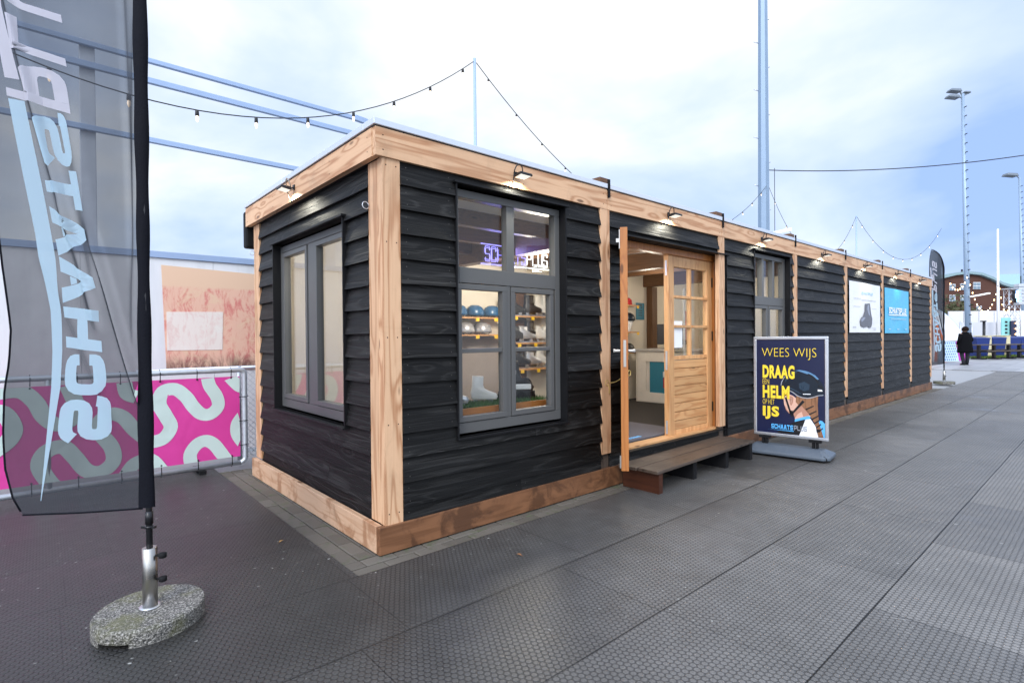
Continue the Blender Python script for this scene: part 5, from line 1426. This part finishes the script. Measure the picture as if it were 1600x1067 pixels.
# bare bushes in front of it
def bush(label, px, py, depth, h, w):
    base = at(px, py, depth); base.z = 0; t = thing('bush', label, 'bush', tuple(base), 0, 'shrubs beyond the white wall'); rn = random.Random(int(px))
    MB().tube([(0, 0, 0), (.1, 0, h*.3), (0, .1, h*.6)], [.12, .09, .04], 7).build('trunk', MAT['beamZ'], t)
    mb = MB()
    for k in range(900):
        a = rn.uniform(0, 6.28); r_ = math.sqrt(rn.random())*w; z = h*(.25+.75*rn.random()*(1-.5*(r_/w)**2)); c = Vector((r_*math.cos(a), r_*math.sin(a), z))
        d1 = Vector((rn.uniform(-1, 1), rn.uniform(-1, 1), rn.uniform(-1, 1)))*.17; d2 = Vector((rn.uniform(-1, 1), rn.uniform(-1, 1), rn.uniform(-1, 1)))*.14
        mb.add([c-d1, c+d2, c+d1, c-d2], [(0,1,2,3)])
    mb.build('crown', plain('dull_foliage_%d' % px, (.07, .075, .03), .8, 0, .3), t)
bush('brown green shrub standing before the left end of the brick building', 1482, 485, 60, 6.0, 2.6)
bush('lower brown green shrub just right of the floodlight mast', 1497, 485, 60, 5.0, 2.2)
# inflatable dome
dp_ = at(1452, 555, 26); dp_.z = 0
dome = thing('inflatable_dome', 'white inflatable dome with orange stripes behind the far feather flag', 'dome tent', (dp_.x+2.0, dp_.y+1.4, 0))
mb = MB(); nU, nV = 28, 12; RR, HH = 2.55, 3.05; vs = []; fs = []; ms_ = []
for j in range(nV+1):
    a = math.pi/2*j/nV
    for i in range(nU):
        b = 2*math.pi*i/nU; k = 1+.015*math.cos(7*b*2); vs.append((RR*math.cos(a)*math.cos(b)*k, RR*math.cos(a)*math.sin(b)*k, HH*math.sin(a)))
for j in range(nV):
    for i in range(nU): fs.append((j*nU+i, j*nU+(i+1)%nU, (j+1)*nU+(i+1)%nU, (j+1)*nU+i)); ms_.append(1 if i % 7 == 3 and j < 7 else 0)
for f3, m3 in zip(fs, ms_): pass
mb.add(vs, fs, 0, True); mb.m = ms_
mb.build('shell', [MAT['white'], plain('orange_stripe', (.80, .16, .01), .5)], dome)
for i in range(7):
    b = 2*math.pi*(i+.5)/7
    MB().tube([((RR+.01)*math.cos(a)*math.cos(b), (RR+.01)*math.cos(a)*math.sin(b), HH*math.sin(a)) for a in [k*.15 for k in range(10)]], .035, 6).build('seam', MAT['steelwhite'], dome)
# patterned hoarding in front of the dome
pa = at(1466, 562, 24.3); pa.z = .0; pb = at(1512, 560, 25.0); pb.z = 0
ph = thing('patterned_barrier', 'low barrier with a blue patterned sheet and a magenta field behind the person', 'fence panel', tuple(pa))
d_ = (pb-pa); n_ = Vector((d_.y, -d_.x, 0)).normalized()
mb = MB(); mb.prism([(0, .06), (1, .06), (1, .98), (0, .98)], lambda u, v, w: tuple(d_*u+Vector((0, 0, v))+n_*w*-1), .03, 0)
mb.prism([(.70, .07), (.985, .07), (.985, .97), (.58, .97)], lambda u, v, w: tuple(d_*u+Vector((0, 0, v))+n_*(.004+w)), .003, 1)
for i in range(9):
    for j in range(7):
        u, v = .03+i*.066+(j % 2)*.03, .10+j*.125
        if u > .60+.1*(1-v): continue
        mb.prism([(u, v), (u+.022, v+.02), (u+.018, v+.085), (u-.006, v+.06)], lambda a, b, w: tuple(d_*a+Vector((0, 0, b))+n_*(.004+w)), .003, 2)
mb.build('sheet', [plain('pale_blue_sheet', (.50, .66, .86), .5), plain('magenta_field', (.48, .05, .40), .5), plain('dark_blue_marks', (.03, .08, .30), .5)], ph)
mb = MB().tube([tuple(d_*u+Vector((0, 0, .0))) for u in (0,)]+[(0, 0, 1.0)], .03, 8); mb.tube([tuple(d_), tuple(d_+Vector((0, 0, 1.0)))], .03, 8); mb.tube([(0, 0, 1.0), tuple(d_+Vector((0, 0, 1.0)))], .03, 8)
mb.build('frame', MAT['galv'], ph)
# blue bins
def bin_(label, p, rz):
    t = thing('blue_bin', label, 'bin', tuple(p), rz, 'blue bins by the white wall')
    mb = MB(); mb.hexa([(-.40,-.36,.06),(.40,-.36,.06),(.40,.36,.06),(-.40,.36,.06)], [(-.52,-.44,1.02),(.52,-.44,1.02),(.52,.44,1.02),(-.52,.44,1.02)]); mb.build('tub', MAT['blue'], t, bevel=.03)
    mb = MB(); mb.hexa([(-.55,-.47,1.02),(.55,-.47,1.02),(.55,.47,1.02),(-.55,.47,1.02)], [(-.53,-.45,1.09),(.53,-.45,1.09),(.53,.45,1.14),(-.53,.45,1.14)]); mb.build('lid', MAT['blue'], t, bevel=.02)
    for x in (-.3, .3): MB().tube([(x-.03, .3, .09), (x+.03, .3, .09)], .09, 12).build('wheel', MAT['rubber'], t)
    t.scale = (.72, .8, 1.0)
    return t
def gz(x, y): return atz(x, y, 0)
VW = math.atan2(FW[1], FW[0])-math.pi/2
bn0 = bin_('blue bin half hidden behind the person', at(1528, 558, 29.5)*1, VW)
bn0.location.z = 0
for lb, x, dpt in (('blue bin second from the left, beside a cream board', 1554, 30.5), ('blue bin third from the left behind the bench', 1577, 31), ('rightmost blue bin at the picture edge', 1597, 31.5)):
    p_ = at(x, 558, dpt); p_.z = 0; dup(bn0, p_, VW, lb)
for lb, x, dpt in (('cream yellow box right of the bin next to the person', 1535.5, 29.8), ('cream yellow box between the second and third blue bins', 1565, 30.8)):
    p_ = at(x, 558, dpt); p_.z = 0; t = thing('cream_box', lb, 'box', tuple(p_), VW+.3, 'cream boxes between the bins')
    MB().box((-.16, -.35, 0), (.16, .35, 1.16)).build('body', MAT['cream'], t, bevel=.03); MB().box((-.18, -.37, 1.162), (.18, .37, 1.21)).build('lid', MAT['cream'], t, bevel=.02)
p0_ = at(1528, 560, 28.5); p0_.z = .0; p1_ = at(1590, 556, 30.5); p1_.z = 0
mb = MB(); rn = random.Random(9); dd_ = p1_-p0_
for k in range(2600):
    p_ = p0_+dd_*rn.random()+Vector(tuple(FW))*rn.uniform(-.6, .6); p_.z = -.004; a = rn.uniform(0, 6.28); o_ = Vector((math.cos(a), math.sin(a), 0))*.03
    mb.add([p_-o_, p_+o_, p_+Vector((rn.uniform(-.05, .05), rn.uniform(-.05, .05), rn.uniform(.06, .14)))], [(0,1,2)])
tag(mb.build('grass', plain('short_grass', (.16, .24, .03), .8), None), kind='stuff', label='strip of short green grass under the blue bins', cat='grass')
# bench tables
def bench(label, xa, xb, y, dpt):
    a = at(xa, y, dpt); b = at(xb, y, dpt+.6); a.z = b.z = 0
    t = thing('picnic_bench', label, 'bench', tuple(a), 0, 'wooden benches by the bins'); d = b-a; L_ = d.length; d.normalize(); s_ = Vector((-d.y, d.x, 0))
    mb = MB()
    for k in (-.22, 0, .22): mb.bar(tuple(s_*k+Vector((0, 0, .74))), tuple(d*L_+s_*k+Vector((0, 0, .74))), .19, .045)
    mb.build('table_top', MAT['greyX'], t)
    for k in (-.72, .72):
        MB().bar(tuple(s_*k+Vector((0, 0, .44))), tuple(d*L_+s_*k+Vector((0, 0, .44))), .24, .045).build('seat', MAT['greyX'], t)
    n_l = 3 if L_ > 2.5 else 2
    for k in range(n_l):
        c = d*(L_*(.12+.76*k/(n_l-1))); mb = MB()
        mb.bar(tuple(c), tuple(c+Vector((0, 0, .715))), .14, .11, up=tuple(d)); mb.bar(tuple(c-s_*.78+Vector((0, 0, .39))), tuple(c+s_*.78+Vector((0, 0, .39))), .08, .06)
        mb.bar(tuple(c-s_*.3+Vector((0, 0, .03))), tuple(c+s_*.3+Vector((0, 0, .03))), .22, .06); mb.build('leg', MAT['blackmetal'], t)
bench('long wooden picnic bench nearest the person', 1522, 1583, 548, 27.5)
bench('long wooden picnic bench reaching the right picture edge', 1586, 1640, 548, 28.5)
# truss tower, speakers, banner
def truss(label, x, y0, dpt, grp):
    b = at(x, 540, dpt); b.z = 0; h = at(x, y0, dpt).z; t = thing('truss_tower', label, 'truss', tuple(b), VW, grp); mb = MB(); w = .2
    for sx in (-w, w):
        for sy in (-w, w): mb.tube([(sx, sy, 0), (sx, sy, h)], .03, 6)
    n = int(h/.45)
    for k in range(n):
        z = h*k/n; z2 = h*(k+1)/n
        for (ax, ay, bx_, by_) in ((-w,-w,w,-w), (w,-w,w,w), (w,w,-w,w), (-w,w,-w,-w)): mb.tube([(ax, ay, z), (bx_, by_, z2)], .016, 5)
    mb.build('lattice', MAT['alu'], t)
    mb = MB(); mb.box((-.3, -.3, h), (.3, .3, h+.05)); mb.build('cap_plate', MAT['alu'], t)
truss('aluminium truss tower with its left leg in front of the teal banner', 1577, 452, 38, 'truss towers at the stage')
truss('aluminium truss tower right of the teal banner', 1586, 452, 38, 'truss towers at the stage')
def stage_light(label, x, y):
    p_ = at(x, y, 37.6); t = thing('stage_light', label, 'stage light', tuple(p_), VW, 'blue stage lights')
    MB().lathe([(.16, 0), (.2, .3), (.12, .42)], 12).build('can', MAT['blackmetal'], t)
    MB().box((-.17, -.24, .05), (.17, -.2, .35)).build('lens', emit('lit_blue_%d' % y, (.15, .45, 1), 2.5), t)
stage_light('upper blue lit stage lamp beside the truss tower', 1587, 462); stage_light('middle blue lit stage lamp beside the truss tower', 1586, 467); stage_light('lower blue lit stage lamp beside the truss tower', 1588, 473)
p_ = at(1595, 476, 37.5); t = thing('speaker_stack', 'hanging column of pale speakers right of the truss tower', 'speakers', tuple(p_), VW)
for k in range(6): MB().box((-.28, -.2, .245*k), (.28, .25, .245*k+.225)).build('cabinet', MAT['galv'], t, bevel=.03)
mb = MB(); mb.bar((0, 0, 1.47), (0, 0, 2.0), .04, .04); mb.build('hanger', MAT['blackmetal'], t)
p_ = at(1584, 533, 37); p_.z = 0; t = thing('teal_banner', 'upright teal banner behind the truss tower', 'banner', tuple(p_), VW)
MB().box((-.34, .55, .3), (.30, .60, at(1584, 496, 37).z)).build('cloth', plain('teal_cloth', (.22, .50, .48), .6), t); MB().tube([(0, .575, 0), (0, .575, .3)], .04, 6).build('post', MAT['blackmetal'], t)
mb = MB()
for k in range(7): mb.box((-.10, .53, .55+k*.25), (.06, .549, .68+k*.25))
mb.build('lettering', MAT['blackprint'], t)
p_ = at(1592, 533, 37); p_.z = 0; t = thing('dark_screen', 'dark blue screen bordered by warm bulbs at the right edge', 'screen', tuple(p_), VW)
MB().box((-.16, .4, .2), (.22, .5, at(1592, 501, 37).z)).build('panel', MAT['navy'], t)
for k in range(5): MB().lathe([(.01, 0), (.06, .03), (.06, .06), (.01, .1)], 8, (.16, .36, .45+.38*k)).build('bulb', MAT['bulb_on'], t)
# thin lamp post and festoon by the white wall
p_ = at(1537.5, 533, 40); p_.z = 0; t = thing('street_lamp', 'slim dark lamp post in front of the white wall', 'street lamp', tuple(p_), VW)
MB().tube([(0, 0, 0), (0, 0, at(1537, 503, 40).z)], .09, 8).build('pole', MAT['blackmetal'], t); mb = MB(); mb.box((-.2, -.1, at(1537, 503, 40).z), (.1, .1, at(1537, 503, 40).z+.09)); mb.build('head', MAT['blackmetal'], t)
pL = at(1517, 464, 34.6); strip_lamp('pale strip lamp on an arm of the floodlight mast in front of the brick building', tuple(pL), tuple(RI), 1.18, .22, .02)
festoon('warm lit bulbs hanging in a deep curve in front of the brick building', tuple(at(1514, 435, 34)), tuple(at(1561, 440, 38)), 2.0, 14, MAT['bulb_on'], .5, 1.8)
festoon('warm lit bulbs from the white flagpole down to the truss tower', tuple(at(1561, 440, 38)), tuple(at(1580, 462, 37)), 1.5, 9, MAT['bulb_on'], .5, 1.8)
festoon('short row of warm lit bulbs just right of the far feather flag', tuple(at(1483, 436, 33)), tuple(at(1513, 425, 34)), .75, 8, MAT['bulb_on'], .5, 1.8)

# ================================================================== the person, seen from behind
pf = Vector((27.95, 1.32, -.004)); pr = thing('person', 'person in a black coat with dark curly hair walking away past the far flag', 'person', tuple(pf), math.atan2(FW[1], FW[0])-math.pi/2)
def skin_body():
    J = {'pel': (0, 0, .88), 'sp': (0, .0, 1.12), 'ch': (0, .0, 1.27), 'nk': (0, .0, 1.39), 'hd': (0, .02, 1.50), 'hd2': (0, .02, 1.58),
         'lh': (-.09, 0, .84), 'lk': (-.10, .05, .47), 'la': (-.11, -.06, .085), 'lt': (-.12, .09, .035), 'rh': (.09, 0, .84), 'rk': (.10, .0, .47), 'ra': (.10, .02, .085), 'rt': (.11, .17, .035),
         'ls': (-.17, 0, 1.30), 'le': (-.24, -.02, 1.05), 'lw': (-.20, .12, .88), 'rs': (.17, 0, 1.30), 're': (.24, -.02, 1.05), 'rw': (.22, .12, .86)}
    for s, w in (('l', -1), ('r', 1)):
        x, y, z = J[s+'w']
        J[s+'p'] = (x, y+.05, z-.05)
        for k, (dx, dy, dz) in enumerate(((.03, .05, -.06), (.012, .055, -.075), (-.006, .05, -.075), (-.024, .045, -.065), (.045, .01, -.03))): J[s+'f%d' % k] = (x+dx*w*-1, y+.05+dy*.6, z-.05+dz)
    Ed = [('pel','sp'),('sp','ch'),('ch','nk'),('nk','hd'),('hd','hd2'),('pel','lh'),('lh','lk'),('lk','la'),('la','lt'),('pel','rh'),('rh','rk'),('rk','ra'),('ra','rt'),('ch','ls'),('ls','le'),('le','lw'),('lw','lp'),('ch','rs'),('rs','re'),('re','rw'),('rw','rp')]
    for s in 'lr': Ed += [(s+'p', s+'f%d' % k) for k in range(5)]
    rad = {'pel': .14, 'sp': .125, 'ch': .14, 'nk': .055, 'hd': .09, 'hd2': .085, 'h': .085, 'k': .06, 'a': .042, 't': .035, 's': .06, 'e': .045, 'w': .03, 'p': .03}
    names = list(J); me = bpy.data.meshes.new('body'); me.from_pydata([J[k] for k in names], [(names.index(a), names.index(b)) for a, b in Ed], [])
    o = bpy.data.objects.new('body', me); C.objects.link(o); o.parent = pr
    o.modifiers.new('skin', 'SKIN')
    for i, k in enumerate(names):
        r_ = rad.get(k, rad.get(k[1:], .009)); sv = me.skin_vertices[0].data[i]; sv.radius = (r_, r_); sv.use_root = (k == 'pel')
    o.modifiers.new('sub', 'SUBSURF').levels = 1; me.materials.append(MAT['skin'])
try: skin_body()
except Exception as ex: print('skin failed', ex)
def ell(mb, secs, n=18, cap=True):
    vs = []
    for (cx, cy, z, a, b) in secs:
        for k in range(n):
            t = 2*math.pi*k/n; vs.append((cx+a*math.cos(t), cy+b*math.sin(t), z))
    fs = [(i*n+k, i*n+(k+1)%n, (i+1)*n+(k+1)%n, (i+1)*n+k) for i in range(len(secs)-1) for k in range(n)]
    fs += [tuple(range(n))[::-1], tuple(range((len(secs)-1)*n, len(secs)*n))]
    mb.add(vs, fs, 0, True)
mb = MB(); ell(mb, [(0,0,.52,.30,.22), (0,0,.60,.305,.225), (0,0,.80,.275,.21), (0,0,1.0,.24,.19), (0,0,1.15,.235,.18), (0,0,1.30,.215,.155), (0,0,1.38,.12,.10), (0,.01,1.42,.085,.085)])
for s in (-1, 1): mb.tube([(s*.18, 0, 1.32), (s*.265, -.02, 1.05), (s*.225, .11, .885)], [.078, .066, .052], 12)
mb.build('coat', MAT['coat'], pr)
mb = MB(); ell(mb, [(0,-.05,1.30,.13,.05), (0,-.06,1.36,.12,.07), (0,-.03,1.40,.10,.08)]); mb.build('hood', MAT['coat'], pr)
for (h, k, a) in (((-.09,0,.70), (-.10,.05,.47), (-.11,-.06,.075)), ((.09,0,.70), (.10,0,.47), (.10,.02,.075))):
    MB().tube([h, k, a], [.10, .078, .062], 12).build('trouser_leg', plain('dark_trousers', (.012, .013, .018), .8), pr)
for (x, y) in ((-.115, .0), (.105, .08)):
    mb = MB(); ell(mb, [(x,y,0,.05,.13), (x,y,.03,.05,.13), (x,y-.02,.065,.043,.09), (x,y-.06,.10,.035,.045)], 12); mb.build('shoe', MAT['rubber'], pr)
mb = MB(); rn = random.Random(4); vs = []; n = 16
for j in range(9):
    a = -.7+(math.pi/2+.7)*j/8
    for k in range(n):
        t = 2*math.pi*k/n; r_ = .125*(1+rn.uniform(-.08, .08)); vs.append((r_*math.cos(a)*math.cos(t), -.015+r_*.95*math.cos(a)*math.sin(t), 1.52+.125*math.sin(a)))
fs = [(i*n+k, i*n+(k+1)%n, (i+1)*n+(k+1)%n, (i+1)*n+k) for i in range(8) for k in range(n)]; mb.add(vs, fs, 0, True); mb.build('hair', MAT['hair'], pr)

# fallen leaves on the mats
for lb, x, y, rz_, m_ in (('curled yellow brown leaf on the mats near the brick strip at the end wall', -.42, .62, .4, (.36, .20, .06)), ('brown leaf on the mats below the long wall, right of the corner post', .62, -.62, 2.0, (.22, .10, .04))):
    t = MB(); n = 7; vs = []
    for k in range(n):
        u = k/(n-1); w_ = .016*math.sin(math.pi*min(1, u*.95+.03))+.0008; z_ = .004+.010*math.sin(2.6*u)
        vs += [(u*.055, -w_, z_+.005), (u*.055, 0, z_), (u*.055, w_, z_+.004)]
    for k in range(n-1):
        t.add([vs[3*k], vs[3*k+1], vs[3*k+4], vs[3*k+3]], [(0,1,2,3)], 0, True); t.add([vs[3*k+1], vs[3*k+2], vs[3*k+5], vs[3*k+4]], [(0,1,2,3)], 0, True)
    t.tube([(-.02, 0, .003), (0, 0, .004)], .001, 5)
    o = t.build('fallen_leaf', plain('leaf_'+lb[:6], m_, .7), None, (0, 0, 0)); o.location = (x, y, 0.0); o.rotation_euler = (0, 0, rz_); o.scale = (.6, .6, .6)
    tag(o, lb, 'leaf', 'fallen leaves on the mats')
